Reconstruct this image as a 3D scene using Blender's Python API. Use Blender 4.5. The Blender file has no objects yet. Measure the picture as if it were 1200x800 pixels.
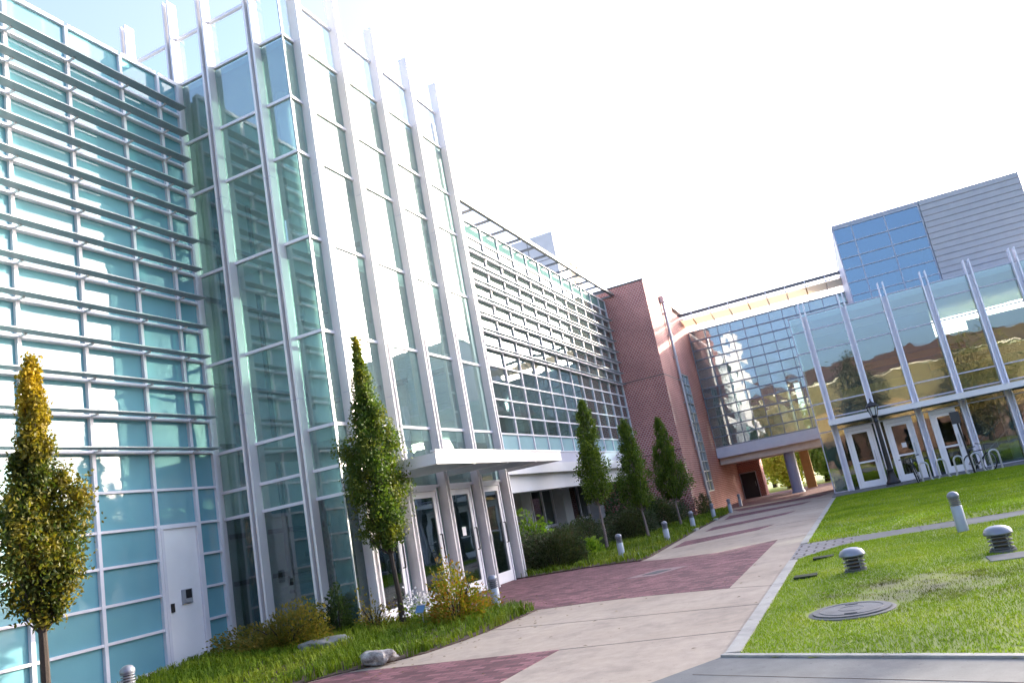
import bpy, math, random
import numpy as np
from mathutils import Vector, Matrix
R_ = math.radians
random.seed(7); rng = np.random.default_rng(7)
S = bpy.context.scene; COL = S.collection

# ------------------------------------------------------------------ helpers
OFF = {}
def tag(o, label=None, cat=None, group=None, kind=None):
    if label: o['label'] = label
    if cat: o['category'] = cat
    if group: o['group'] = group
    if kind: o['kind'] = kind
    return o
def root(name, label, cat, loc=(0, 0, 0), group=None):
    o = bpy.data.objects.new(name, None); COL.objects.link(o)
    o.empty_display_size = .3; o.location = loc
    OFF[o.name] = Vector(loc)
    return tag(o, label, cat, group)
def link(name, me, m, parent=None, smooth=False):
    if m is not None:
        for k in (m if isinstance(m, (list, tuple)) else [m]): me.materials.append(k)
    if smooth:
        me.polygons.foreach_set('use_smooth', [True] * len(me.polygons))
    o = bpy.data.objects.new(name, me); COL.objects.link(o)
    if parent is not None:
        o.parent = parent; OFF[o.name] = OFF[parent.name]
    return o
def copy_tree(o, parent=None):
    c = o.copy(); COL.objects.link(c)
    if parent is not None: c.parent = parent
    for ch in list(o.children): copy_tree(ch, c)
    return c

class MB:
    def __init__(s): s.v = []; s.f = []
    def add(s, vs, fs):
        b = len(s.v); s.v += [tuple(p) for p in vs]; s.f += [tuple(b + i for i in f) for f in fs]; return s
    def hexa(s, p):   # p: 8 points, bottom 4 ccw then top 4
        return s.add(p, [(3, 2, 1, 0), (4, 5, 6, 7), (0, 1, 5, 4), (1, 2, 6, 5), (2, 3, 7, 6), (3, 0, 4, 7)])
    def box(s, x0, x1, y0, y1, z0, z1):
        return s.hexa([(x0, y0, z0), (x1, y0, z0), (x1, y1, z0), (x0, y1, z0), (x0, y0, z1), (x1, y0, z1), (x1, y1, z1), (x0, y1, z1)])
    def prism(s, poly, z0, z1):
        n = len(poly)
        return s.add([(x, y, z0) for x, y in poly] + [(x, y, z1) for x, y in poly],
                     [tuple(range(n))[::-1], tuple(range(n, 2 * n))] + [(i, (i + 1) % n, n + (i + 1) % n, n + i) for i in range(n)])
    def extrude(s, poly, vec):   # poly: 3D points
        n = len(poly); vec = Vector(vec)
        return s.add([tuple(p) for p in poly] + [tuple(Vector(p) + vec) for p in poly],
                     [tuple(range(n))[::-1], tuple(range(n, 2 * n))] + [(i, (i + 1) % n, n + (i + 1) % n, n + i) for i in range(n)])
    def tube(s, pts, r, n=8, closed=False):
        pts = [Vector(p) for p in pts]; m = len(pts)
        rr = [float(q) for q in r] if isinstance(r, (list, tuple)) else [float(r)] * m
        up = None; rings = []
        for i in range(m):
            a = pts[(i - 1) % m] if (closed or i > 0) else pts[i]
            b = pts[(i + 1) % m] if (closed or i < m - 1) else pts[i]
            t = (b - a).normalized()
            if up is None:
                up = Vector((0, 0, 1)) if abs(t.z) < .9 else Vector((1, 0, 0))
            e = t.cross(up)
            if e.length < 1e-5: e = t.cross(Vector((0, 1, 0)))
            e.normalize(); g = e.cross(t).normalized(); up = g
            rings.append([pts[i] + rr[i] * (math.cos(2 * math.pi * k / n) * e + math.sin(2 * math.pi * k / n) * g) for k in range(n)])
        vs = [p for q in rings for p in q]; fs = []
        for i in range(m if closed else m - 1):
            j = (i + 1) % m
            for k in range(n):
                fs.append((i * n + k, i * n + (k + 1) % n, j * n + (k + 1) % n, j * n + k))
        if not closed:
            fs.append(tuple(range(n))[::-1]); fs.append(tuple((m - 1) * n + k for k in range(n)))
        return s.add(vs, fs)
    def lathe(s, prof, cx=0, cy=0, n=20):
        vs = []; fs = []
        for r, z in prof:
            for k in range(n):
                a = 2 * math.pi * k / n; vs.append((cx + r * math.cos(a), cy + r * math.sin(a), z))
        m = len(prof)
        for i in range(m - 1):
            for k in range(n):
                fs.append((i * n + k, i * n + (k + 1) % n, (i + 1) * n + (k + 1) % n, (i + 1) * n + k))
        fs.append(tuple(range(n))[::-1]); fs.append(tuple((m - 1) * n + k for k in range(n)))
        return s.add(vs, fs)
    def torus(s, c, R, r, axis='x', n=28, k=8):
        pts = []
        for i in range(n):
            a = 2 * math.pi * i / n; u, w = R * math.cos(a), R * math.sin(a)
            pts.append(Vector(c) + (Vector((0, u, w)) if axis == 'x' else Vector((u, 0, w)) if axis == 'y' else Vector((u, w, 0))))
        return s.tube(pts, r, k, closed=True)
    def mesh(s, name, off=None):
        me = bpy.data.meshes.new(name)
        v = s.v
        if off is not None: v = [(x - off[0], y - off[1], z - off[2]) for x, y, z in v]
        me.from_pydata(v, [], s.f); me.update(); return me
    def build(s, name, m, parent=None, smooth=False, label=None, kind=None, bevel=0):
        o = link(name, s.mesh(name, OFF[parent.name] if parent is not None else None), m, parent, False)
        if smooth:
            try: o.data.shade_smooth_by_angle = None
            except Exception: pass
            o.data.polygons.foreach_set('use_smooth', [True] * len(o.data.polygons))
            try: o.data.set_sharp_from_angle(angle=R_(38))
            except Exception: pass
        if bevel:
            b = o.modifiers.new('bevel', 'BEVEL'); b.width = bevel; b.segments = 2; b.limit_method = 'ANGLE'
        return tag(o, label, None, None, kind)
def np_mesh(name, verts, faces_n, idx):
    """verts (n,3); polygons all with faces_n corners; idx flat"""
    me = bpy.data.meshes.new(name)
    nf = len(idx) // faces_n
    me.vertices.add(len(verts)); me.vertices.foreach_set('co', np.asarray(verts, np.float32).ravel())
    me.loops.add(len(idx)); me.loops.foreach_set('vertex_index', np.asarray(idx, np.int32))
    me.polygons.add(nf); me.polygons.foreach_set('loop_start', np.arange(0, nf * faces_n, faces_n, dtype=np.int32))
    me.polygons.foreach_set('loop_total', np.full(nf, faces_n, np.int32))
    me.update(calc_edges=True); me.validate(); return me

class F:   # a facade: u along the wall, n outwards, z up
    def __init__(s, O, U, N): s.O = Vector(O); s.U = Vector(U); s.N = Vector(N); s.flip = s.U.cross(s.N).z < 0
    def p(s, u, n, z): q = s.O + s.U * u + s.N * n; return (q.x, q.y, q.z + z)
    def bar(s, mb, u0, u1, n0, n1, z0, z1):
        a = [s.p(u0, n0, z0), s.p(u1, n0, z0), s.p(u1, n1, z0), s.p(u0, n1, z0), s.p(u0, n0, z1), s.p(u1, n0, z1), s.p(u1, n1, z1), s.p(u0, n1, z1)]
        if s.flip: a = [a[i] for i in (0, 3, 2, 1, 4, 7, 6, 5)]
        mb.hexa(a); return mb
    def pane(s, mb, u0, u1, z0, z1, n=-.03, t=.01, jit=.0025):
        j = [random.uniform(-jit, jit) for _ in range(4)]
        c = [(u0, z0, j[0]), (u1, z0, j[1]), (u1, z1, j[2]), (u0, z1, j[3])]
        q = [s.p(u, n + d - t, z) for u, z, d in c] + [s.p(u, n + d, z) for u, z, d in c]
        fs = [(0, 1, 2, 3), (7, 6, 5, 4), (0, 4, 5, 1), (1, 5, 6, 2), (2, 6, 7, 3), (3, 7, 4, 0)]
        if not s.flip: fs = [f[::-1] for f in fs]
        mb.add(q, fs); return mb
def panes(fac, cells, name, m, parent, limit=100, **k):
    """cells: list of (u0,u1,z0,z1), the ones that show largest first"""
    rest = MB()
    for i, c in enumerate(cells):
        if i < limit: fac.pane(MB(), *c, **k) if False else fac.pane(mb := MB(), *c, **k).build(name, m, parent)
        else: fac.pane(rest, *c, **k)
    if rest.v: rest.build('distant_' + name + 's', m, parent, kind='stuff')

# ------------------------------------------------------------------ materials
def nodes(name):
    m = bpy.data.materials.new(name); m.use_nodes = True
    nt = m.node_tree; nt.nodes.clear()
    out = nt.nodes.new('ShaderNodeOutputMaterial'); return m, nt, out
def N(nt, t, **k):
    n = nt.nodes.new(t)
    for a, b in k.items():
        if a.startswith('i_'): n.inputs[a[2:].replace('_', ' ')].default_value = b
        else: setattr(n, a, b)
    return n
def L(nt, a, b): nt.links.new(a, b)
def pos(nt): return N(nt, 'ShaderNodeNewGeometry').outputs['Position']
def noise(nt, vec, scale, detail=4, rough=.55):
    n = N(nt, 'ShaderNodeTexNoise'); n.inputs['Scale'].default_value = scale; n.inputs['Detail'].default_value = detail
    n.inputs['Roughness'].default_value = rough; L(nt, vec, n.inputs['Vector']); return n.outputs['Fac']
def ramp(nt, fac, stops):
    r = N(nt, 'ShaderNodeValToRGB'); L(nt, fac, r.inputs['Fac']); e = r.color_ramp.elements
    while len(e) < len(stops): e.new(.5)
    for x, (p, c) in zip(e, stops): x.position = p; x.color = (*c, 1) if len(c) == 3 else c
    return r.outputs['Color']
def mix(nt, fac, a, b, mode='MIX'):
    n = N(nt, 'ShaderNodeMix', data_type='RGBA', blend_type=mode)
    for s, x in ((n.inputs[0], fac), (n.inputs[6], a), (n.inputs[7], b)):
        if hasattr(x, 'is_output') or isinstance(x, bpy.types.NodeSocket): L(nt, x, s)
        else: s.default_value = x if not isinstance(x, tuple) else ((*x, 1) if len(x) == 3 else x)
    return n.outputs[2]
def math_(nt, op, a, b=0., c=None, clamp=False):
    n = N(nt, 'ShaderNodeMath', operation=op, use_clamp=clamp)
    for i, x in enumerate((a, b, c)):
        if x is None: continue
        if isinstance(x, bpy.types.NodeSocket): L(nt, x, n.inputs[i])
        else: n.inputs[i].default_value = x
    return n.outputs[0]
def bump(nt, h, strength, dist=.02):
    b = N(nt, 'ShaderNodeBump'); b.inputs['Strength'].default_value = strength; b.inputs['Distance'].default_value = dist
    L(nt, h, b.inputs['Height']); return b.outputs['Normal']
def bsdf(nt, out, col, rough=.6, metal=0, ior=1.45, normal=None):
    p = N(nt, 'ShaderNodeBsdfPrincipled')
    for s, x in ((p.inputs['Base Color'], col), (p.inputs['Roughness'], rough)):
        if isinstance(x, bpy.types.NodeSocket): L(nt, x, s)
        else: s.default_value = (*x, 1) if isinstance(x, tuple) else x
    p.inputs['Metallic'].default_value = metal; p.inputs['IOR'].default_value = ior
    if normal is not None: L(nt, normal, p.inputs['Normal'])
    L(nt, p.outputs[0], out.inputs['Surface']); return p
def M(name, col, rough=.6, metal=0, var=.06, vs=3., b=0., bs=60., ior=1.45):
    m, nt, out = nodes(name); P = pos(nt)
    f = noise(nt, P, vs, 5)
    lo = tuple(c * (1 - var) for c in col); hi = tuple(min(1, c * (1 + var)) for c in col)
    c = ramp(nt, f, [(.3, lo), (.7, hi)])
    nrm = bump(nt, noise(nt, P, bs, 4), b, .01) if b else None
    rr = math_(nt, 'MULTIPLY_ADD', f, .15, rough - .07, clamp=True)
    bsdf(nt, out, c, rr, metal, ior, nrm); return m
def glass(name, tint, base=.1, wav=.02, ws=1.1, col=(.93, .97, 1), milk=0):
    m, nt, out = nodes(name); P = pos(nt)
    lw = N(nt, 'ShaderNodeLayerWeight'); lw.inputs['Blend'].default_value = .5
    f5 = math_(nt, 'POWER', lw.outputs['Facing'], 4.)
    fac = math_(nt, 'MULTIPLY_ADD', f5, 1 - base, base, clamp=True)
    t = N(nt, 'ShaderNodeBsdfTransparent'); t.inputs[0].default_value = (*tint, 1)
    g = N(nt, 'ShaderNodeBsdfGlossy'); g.inputs['Color'].default_value = (*col, 1); g.inputs['Roughness'].default_value = .004
    L(nt, bump(nt, noise(nt, P, ws, 2), wav, .1), g.inputs['Normal'])
    x = N(nt, 'ShaderNodeMixShader'); L(nt, fac, x.inputs[0]); L(nt, t.outputs[0], x.inputs[1]); L(nt, g.outputs[0], x.inputs[2])
    if milk:   # pale diffuse mixed unevenly into the pane, for a milky look
        d = N(nt, 'ShaderNodeBsdfDiffuse'); d.inputs[0].default_value = (.46, .60, .57, 1); y = N(nt, 'ShaderNodeMixShader')
        L(nt, math_(nt, 'MULTIPLY', noise(nt, P, .6, 4), 2 * milk), y.inputs[0]); L(nt, x.outputs[0], y.inputs[1]); L(nt, d.outputs[0], y.inputs[2]); x = y
    L(nt, x.outputs[0], out.inputs['Surface']); return m
def spandrel(name, col, ior=1.75, wav=.02):   # back-painted opaque glass
    m, nt, out = nodes(name); P = pos(nt)
    c = ramp(nt, noise(nt, P, .5, 3), [(.3, tuple(k * .88 for k in col)), (.7, tuple(k * 1.12 for k in col))])
    bsdf(nt, out, c, .03, 0, ior, bump(nt, noise(nt, P, 1.0, 2), wav, .1)); return m
def brick_mat(name, c1, c2, mortar, w, h, ms, flat=False, bstr=.5, headers=None):
    m, nt, out = nodes(name); P = pos(nt)
    s = N(nt, 'ShaderNodeSeparateXYZ'); L(nt, P, s.inputs[0])
    cb = N(nt, 'ShaderNodeCombineXYZ')
    if flat: L(nt, s.outputs[0], cb.inputs[0]); L(nt, s.outputs[1], cb.inputs[1])
    else: L(nt, math_(nt, 'ADD', s.outputs[0], s.outputs[1]), cb.inputs[0]); L(nt, s.outputs[2], cb.inputs[1])
    def bt(a, b, ww, hh, mo, off=.5):
        t = N(nt, 'ShaderNodeTexBrick', offset=off); t.inputs['Scale'].default_value = 1
        t.inputs['Brick Width'].default_value = ww; t.inputs['Row Height'].default_value = hh
        t.inputs['Mortar Size'].default_value = ms; t.inputs['Color1'].default_value = (*a, 1); t.inputs['Color2'].default_value = (*b, 1)
        t.inputs['Mortar'].default_value = (*mo, 1); t.inputs['Bias'].default_value = -.1
        L(nt, cb.outputs[0], t.inputs['Vector']); return t
    t = bt(c1, c2, w, h, mortar)
    col = t.outputs['Color']
    if headers:
        t2 = bt((0, 0, 0), (1, 1, 1), w, h, (0, 0, 0)); 
        r = N(nt, 'ShaderNodeValToRGB'); L(nt, t2.outputs['Color'], r.inputs[0]); r.color_ramp.elements[0].position = .55; r.color_ramp.elements[1].position = .6
        col = mix(nt, r.outputs[0], col, headers)
    f = noise(nt, P, .55, 5)
    col = mix(nt, 1., col, ramp(nt, f, [(.25, (.72, .7, .72)), (.75, (1.12, 1.1, 1.08))]), 'MULTIPLY')
    f2 = noise(nt, P, 45, 3)
    col = mix(nt, 1., col, ramp(nt, f2, [(.3, (.85, .85, .85)), (.7, (1.15, 1.15, 1.15))]), 'MULTIPLY')
    h_ = math_(nt, 'ADD', math_(nt, 'MULTIPLY', t.outputs['Fac'], -1.), math_(nt, 'MULTIPLY', f2, .5))
    bsdf(nt, out, col, .8, 0, 1.4, bump(nt, h_, bstr, .006)); return m
def leaf_mat(name, cols, yellow=None, zr=None, trans=.4):
    """cols: list of leaf colours picked at random leaf by leaf; yellow: second leaf colour, mixed in more higher up"""
    m, nt, out = nodes(name); g = N(nt, 'ShaderNodeNewGeometry'); rnd = g.outputs['Random Per Island']
    c = ramp(nt, rnd, [(i / (len(cols) - 1) if len(cols) > 1 else 0, k) for i, k in enumerate(cols)])
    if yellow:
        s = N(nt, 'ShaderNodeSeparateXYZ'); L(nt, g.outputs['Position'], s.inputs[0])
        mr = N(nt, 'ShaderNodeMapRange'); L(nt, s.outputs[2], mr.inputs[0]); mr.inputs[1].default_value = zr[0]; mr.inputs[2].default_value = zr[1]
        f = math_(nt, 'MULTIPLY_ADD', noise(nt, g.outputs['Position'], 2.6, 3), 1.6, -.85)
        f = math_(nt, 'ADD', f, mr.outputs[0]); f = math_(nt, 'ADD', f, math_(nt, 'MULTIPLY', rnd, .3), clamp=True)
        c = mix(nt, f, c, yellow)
    d = N(nt, 'ShaderNodeBsdfPrincipled'); L(nt, c, d.inputs['Base Color']); d.inputs['Roughness'].default_value = .5; d.inputs['IOR'].default_value = 1.35
    t = N(nt, 'ShaderNodeBsdfTranslucent'); L(nt, mix(nt, 1., c, (1.3, 1.35, .7), 'MULTIPLY'), t.inputs['Color'])
    x = N(nt, 'ShaderNodeMixShader'); x.inputs[0].default_value = trans; L(nt, d.outputs[0], x.inputs[1]); L(nt, t.outputs[0], x.inputs[2])
    L(nt, x.outputs[0], out.inputs['Surface']); return m

white = M('white_aluminium', (.70, .69, .74), .42, var=.05, vs=1.5)
whitewarm = M('white_panel', (.72, .71, .72), .5, var=.05, vs=.8)
doorwhite = M('door_paint', (.82, .81, .83), .35, var=.03)
lav = M('pale_grey_panel', (.50, .50, .58), .45, var=.06, vs=.7)
louvm = M('louver_grey', (.29, .335, .355), .4, .1, var=.08)
alum = M('brushed_aluminium', (.42, .43, .47), .35, .6, var=.08)
darkrub = M('dark_gasket', (.03, .03, .035), .6)
darkmet = M('dark_bronze', (.035, .033, .035), .4, .4)
steel = M('galvanised_steel', (.5, .5, .52), .4, .5)
black = M('black_paint', (.012, .012, .014), .38)
rubber = M('tyre_rubber', (.015, .015, .016), .8)
teal = spandrel('teal_back_painted_glass', (.16, .36, .42), 1.6)
teal2 = spandrel('pale_teal_spandrel', (.30, .46, .50), 1.5)
gl_tower = glass('tower_glass', (.68, .82, .80), .17, .03, milk=.12)
gl_lobby = glass('lobby_glass', (.42, .52, .52), .13, .02, milk=.02)
gl_louv = glass('louvered_wing_glass', (.44, .58, .58), .13, .008, milk=.07)
gl_bridge = glass('bridge_glass', (.52, .66, .70), .20, .05, .9, milk=.12)
gl_pav = glass('pavilion_glass', (.62, .72, .68), .15, .05, .7, milk=.03)
gl_box = glass('upper_block_glass', (.16, .30, .45), .20, .01, col=(.62, .82, .95))
gl_clear = glass('clear_parapet_glass', (.93, .96, .96), .04, .01)
gl_door = glass('door_glass', (.42, .52, .50), .14, .02)
brick = brick_mat('red_brick', (.31, .09, .08), (.43, .15, .13), (.58, .39, .36), .15, .10, .017)
paver = brick_mat('red_pavers', (.095, .036, .045), (.275, .12, .14), (.09, .055, .062), .20, .10, .008, True, .5)
cobble = brick_mat('pale_setts', (.20, .20, .215), (.27, .265, .28), (.07, .065, .065), .30, .30, .02, True, .5)
soil = M('mulch', (.075, .05, .038), .95, var=.5, vs=14, b=.9, bs=40)
wallin = M('interior_wall', (.46, .48, .46), .8, var=.05)
ceilin = M('interior_ceiling', (.6, .6, .6), .8)
floorin = M('interior_floor', (.22, .19, .16), .5)
wood = M('interior_wood', (.42, .19, .055), .5, var=.15, vs=2)
tanwall = M('interior_tan_wall', (.52, .42, .20), .8, var=.1, vs=1)
greenwall = M('interior_green_wall', (.32, .36, .13), .8, var=.1, vs=1)
orange = M('warm_ochre', (.62, .40, .17), .7, var=.08)  # on the rear column, warm sunlight is part of this colour
bluegrey = M('blue_grey_paint', (.27, .34, .50), .4, var=.05)
cream = M('cream_soffit', (.78, .72, .60), .6, var=.05)
capm = M('lamp_cap_aluminium', (.20, .215, .26), .33, .3, var=.1)
beamg = M('grey_beam', (.13, .135, .14), .5)
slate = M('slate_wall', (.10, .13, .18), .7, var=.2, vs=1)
whitecol = M('white_render', (.66, .66, .68), .7, var=.06)

def trans_mat(name, col, t):
    m, nt, out = nodes(name); d = N(nt, 'ShaderNodeBsdfDiffuse'); d.inputs[0].default_value = (*col, 1); q = N(nt, 'ShaderNodeBsdfTranslucent'); q.inputs[0].default_value = (*col, 1)
    x = N(nt, 'ShaderNodeMixShader'); x.inputs[0].default_value = t; L(nt, d.outputs[0], x.inputs[1]); L(nt, q.outputs[0], x.inputs[2]); L(nt, x.outputs[0], out.inputs['Surface']); return m
shade = trans_mat('cream_sunshade', (.86, .78, .66), .6)
def concrete(name, a, b, joints=None):
    m, nt, out = nodes(name); P = pos(nt)
    f = noise(nt, P, .35, 6, .6); f2 = noise(nt, P, 7, 5); f3 = noise(nt, P, 90, 3)
    c = ramp(nt, f, [(.3, a), (.7, b)])
    c = mix(nt, 1., c, ramp(nt, f2, [(.3, (.88, .88, .88)), (.72, (1.06, 1.06, 1.05))]), 'MULTIPLY')
    c = mix(nt, 1., c, ramp(nt, f3, [(.25, (.9, .9, .9)), (.75, (1.08, 1.08, 1.08))]), 'MULTIPLY')
    st_ = noise(nt, P, 1.3, 6, .7); c = mix(nt, 1., c, ramp(nt, st_, [(.36, (.80, .80, .82)), (.5, (1, 1, 1)), (.7, (1.06, 1.05, 1.03))]), 'MULTIPLY')
    sp = noise(nt, P, 16, 2); c = mix(nt, 1., c, ramp(nt, sp, [(.26, (.62, .6, .58)), (.31, (1, 1, 1))]), 'MULTIPLY')
    bsdf(nt, out, c, .82, 0, 1.4, bump(nt, f3, .25, .004)); return m
conc = concrete('walk_concrete', (.285, .232, .19), (.40, .335, .28))
concgrey = concrete('grey_concrete', (.125, .13, .135), (.16, .165, .17))
kerbm = concrete('kerb_concrete', (.29, .28, .265), (.38, .37, .35))

def grass_mat(name, cols, trans=.35, patch=False):
    m, nt, out = nodes(name); g = N(nt, 'ShaderNodeNewGeometry'); P = g.outputs['Position']
    f = noise(nt, P, .8, 5); c = ramp(nt, f, [(.3, cols[0]), (.5, cols[1]), (.7, cols[2])])
    rnd = g.outputs['Random Per Island']
    c = mix(nt, 1., c, ramp(nt, rnd, [(0, (.7, .72, .6)), (1, (1.3, 1.25, 1.2))]), 'MULTIPLY')
    if patch:   # worn, dry turf round the manhole
        d = N(nt, 'ShaderNodeVectorMath', operation='DISTANCE'); L(nt, P, d.inputs[0]); d.inputs[1].default_value = (.25, 9.35, 0)
        w = math_(nt, 'MULTIPLY_ADD', d.outputs['Value'], -.75, 1.05); w = math_(nt, 'ADD', w, math_(nt, 'MULTIPLY_ADD', noise(nt, P, 3.2, 4), 2.4, -1.4), clamp=True)
        c = mix(nt, w, c, (.075, .075, .024))
    d = N(nt, 'ShaderNodeBsdfPrincipled'); L(nt, c, d.inputs['Base Color']); d.inputs['Roughness'].default_value = .55; d.inputs['IOR'].default_value = 1.3
    t = N(nt, 'ShaderNodeBsdfTranslucent'); L(nt, c, t.inputs['Color'])
    x = N(nt, 'ShaderNodeMixShader'); x.inputs[0].default_value = trans; L(nt, d.outputs[0], x.inputs[1]); L(nt, t.outputs[0], x.inputs[2])
    L(nt, x.outputs[0], out.inputs['Surface']); return m
turf = grass_mat('turf_blades', [(.135, .235, .010), (.22, .335, .016), (.31, .395, .032)], patch=True)
turfbase = grass_mat('turf_thatch', [(.12, .16, .012), (.17, .22, .014), (.22, .25, .02)], 0, True)
lirio = grass_mat('lily_turf_blades', [(.08, .15, .008), (.15, .23, .012), (.27, .33, .03)])

# ------------------------------------------------------------------ setting
def struct(name, mb, m, smooth=False): return tag(mb.build(name, m, None, smooth), kind='structure')
struct('ground', MB().prism([(-300, -300), (300, -300), (300, 300), (-300, 300)], -.6, -.03), concgrey)
# walkway: left edge follows the bed, right edge is the kerb band
bed_edge = [(-9.6, 5.0), (-8.1, 7.0), (-6.98, 8.42), (-6.73, 8.7), (-6.2, 9.12), (-5.88, 9.45), (-5.66, 10.1), (-5.55, 10.7), (-5.46, 11.6), (-5.43, 12.31)]
bed2_edge = [(-8.45, 18.9), (-6.9, 18.95), (-6.1, 18.8), (-5.35, 18.5), (-5.3, 19.4), (-5.43, 21.8), (-5.71, 26.9), (-5.85, 31.5), (-6.0, 35.6), (-6.9, 42.2)]
struct('walkway', MB().prism([(-1.55, -12), (-1.55, 57), (-9.6, 57), (-9.6, -12)], -.3, 0), conc)
def sheet(name, poly, z, m, t=.03): return struct(name, MB().prism(poly, z - t, z), m)
sheet('brick_paving', [(-3.62, 8.57), (-6.64, 8.72), (-7.6, 7.6), (-9.0, 5.9), (-9.0, 1.0), (-4.6, 1.0), (-3.75, 7.0)], .004, paver)
sheet('entrance_paving', [(-5.43, 12.31), (-4.41, 12.28), (-3.52, 12.13), (-2.2, 11.72), (-2.18, 18.52), (-3.37, 17.6), (-4.6, 18.0), (-5.3, 18.45), (-6.1, 18.8), (-6.9, 18.95), (-8.9, 18.9), (-8.9, 12.6), (-6.4, 12.6)], .004, paver)
for a in ([(-5.15, 20.9), (-3.1, 22.6), (-2.8, 23.85), (-5.2, 22.8)], [(-5.15, 25.7), (-2.85, 27.8), (-2.6, 29.1), (-5.2, 27.4)],
          [(-5.4, 31.0), (-2.68, 33.0), (-2.4, 34.3), (-5.6, 33.6)], [(-5.6, 36.4), (-2.2, 37.4), (-1.8, 39.6), (-6.3, 39.0)]):
    sheet('brick_band', a, .004, paver)
sheet('underpass_paving', [(-7.55, 41.2), (-1.56, 40.6), (-1.56, 56), (-7.55, 56)], .004, paver)
jointm = M('joint_filler', (.16, .135, .12), .9)
jt = MB()
for a, b in (((-2.2, 11.72), (-1.45, 11.35)), ((-2.2, 18.5), (-1.45, 18.55)), ((-5.6, 10.75), (-1.45, 9.95)), ((-3.62, 8.57), (-1.45, 8.45)), ((-3.0, 23.2), (-1.45, 23.4)), ((-2.8, 28.5), (-1.45, 28.5)), ((-1.6, 6.5), (-4.0, 6.4))):
    a = Vector((*a, 0)); b = Vector((*b, 0)); n = (b - a).normalized().cross(Vector((0, 0, 1))) * .005
    jt.prism([tuple((a - n)[:2]), tuple((a + n)[:2]), tuple((b + n)[:2]), tuple((b - n)[:2])], -.01, .003)
struct('walkway_joints', jt, jointm)
kb = MB(); y = 7.36
for i, (y0, y1) in enumerate(((7.38, 11.3), (11.312, 13.9), (16.5, 21.3), (21.315, 26.4), (26.415, 31.2), (31.215, 33.4))): kb.box(-1.55, -1.41, y0, y1, -.2, .022)
struct('kerb_band', kb, kerbm)
# front walk (skewed) with its pale edge strip
fw = Vector((2.08, -.96, 0)).normalized(); fn = Vector((.96, 2.08, 0)).normalized()
a = Vector((-1.55, 7.36, 0)); b = a + fw * 16
q = lambda p: (p.x, p.y)
struct('front_walk', MB().prism([q(a - fn * 6 - fw * 1.0), q(b - fn * 6), q(b - fn * .07), q(a - fn * .07)], -.2, .006), concgrey)
e = MB(); 
for s0, s1 in ((0, 1.45), (1.458, 4.4), (4.41, 8), (8.01, 16)): e.prism([q(a + fw * s0 - fn * .07), q(a + fw * s1 - fn * .07), q(a + fw * s1), q(a + fw * s0)], -.2, .024)
struct('front_edging', e, kerbm)
jt2 = MB()
for s0, in ((3.9,), (7.0,)): jt2.prism([q(a + fw * s0 - fn * .07), q(a + fw * (s0 + .012) - fn * .07), q(a + fw * (s0 + .012) - fn * 6), q(a + fw * s0 - fn * 6)], -.02, .009)
jt2.prism([q(a - fn * .62 + fw * .1), q(a - fn * .62 + fw * 16), q(a - fn * .627 + fw * 16), q(a - fn * .627 + fw * .1)], -.02, .009)
struct('front_walk_joints', jt2, jointm)
sheet('sett_crossing', [(-1.55, 13.9), (-1.0, 14.75), (-.55, 15.15), (-.55, 16.42), (-1.42, 16.42), (-1.55, 16.42)], .012, cobble)
sheet('cross_path', [(-.55, 15.15), (2.1, 15.19), (30, 15.4), (30, 16.8), (2.3, 16.5), (.9, 16.6), (-.55, 16.42)], .012, concgrey)
struct('path_joints', MB().box(.55, .575, 15.17, 16.5, -.01, .015).box(3.0, 3.02, 15.2, 16.5, -.01, .015), darkrub)
sheet('pavilion_apron', [(-1.55, 33.4), (40, 33.0), (40, 37), (-1.55, 37)], .06, concgrey, .3)
# lawns: gently uneven sheets
def patchmesh(name, fn_in, x0, x1, y0, y1, st, hz, m, kind='structure', clampz=None):
    xs = np.arange(x0, x1 + st, st); ys = np.arange(y0, y1 + st, st); mb = MB(); ids = {}
    def vid(i, j):
        if (i, j) not in ids: ids[(i, j)] = len(mb.v); mb.v.append((xs[i], ys[j], hz(xs[i], ys[j])))
        return ids[(i, j)]
    for i in range(len(xs) - 1):
        for j in range(len(ys) - 1):
            if fn_in((xs[i] + xs[i + 1]) / 2, (ys[j] + ys[j + 1]) / 2): mb.f.append((vid(i, j), vid(i + 1, j), vid(i + 1, j + 1), vid(i, j + 1)))
    return tag(mb.build(name, m, None, True), kind=kind)
def front_y(x): return 7.36 - (x + 1.55) * .96 / 2.08
def left_x(yy): return -1.41 if yy < 13.9 else (-1.41 + (yy - 13.9) / 1.25 * .86)
def in_near(x, yy): return x > left_x(yy) - .03 and yy > front_y(x) - .02 and yy < 15.2 + max(0, x - 2) * .008
def in_far(x, yy): return x > -1.42 and 16.45 + max(0, x - 2) * .008 < yy < 33.4 - (x + 1.5) * .01
def lawn_h(x, yy):
    d = min(1, max(0, min(x + 1.41, yy - front_y(x)) / .6)) if yy < 15.5 else min(1, max(0, (x + 1.41) / .6), max(0, (yy - 16.4) / .5))
    return .012 + d * (.03 + .018 * math.sin(1.3 * x + .7 * yy) + .012 * math.sin(2.9 * x - 1.7 * yy + 1))
patchmesh('lawn', in_near, -1.41, 16, 0, 15.2, .15, lawn_h, turfbase)
patchmesh('far_lawn', in_far, -1.41, 30, 16.45, 33.4, .3, lawn_h, turfbase)
HOLES = [(-.96, 13.2, .17, .075), (-1.12, 11.52, .17, .07), (-.5, 8.66, .44, .43), (1.25, 10.76, .34, .30)]
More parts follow.
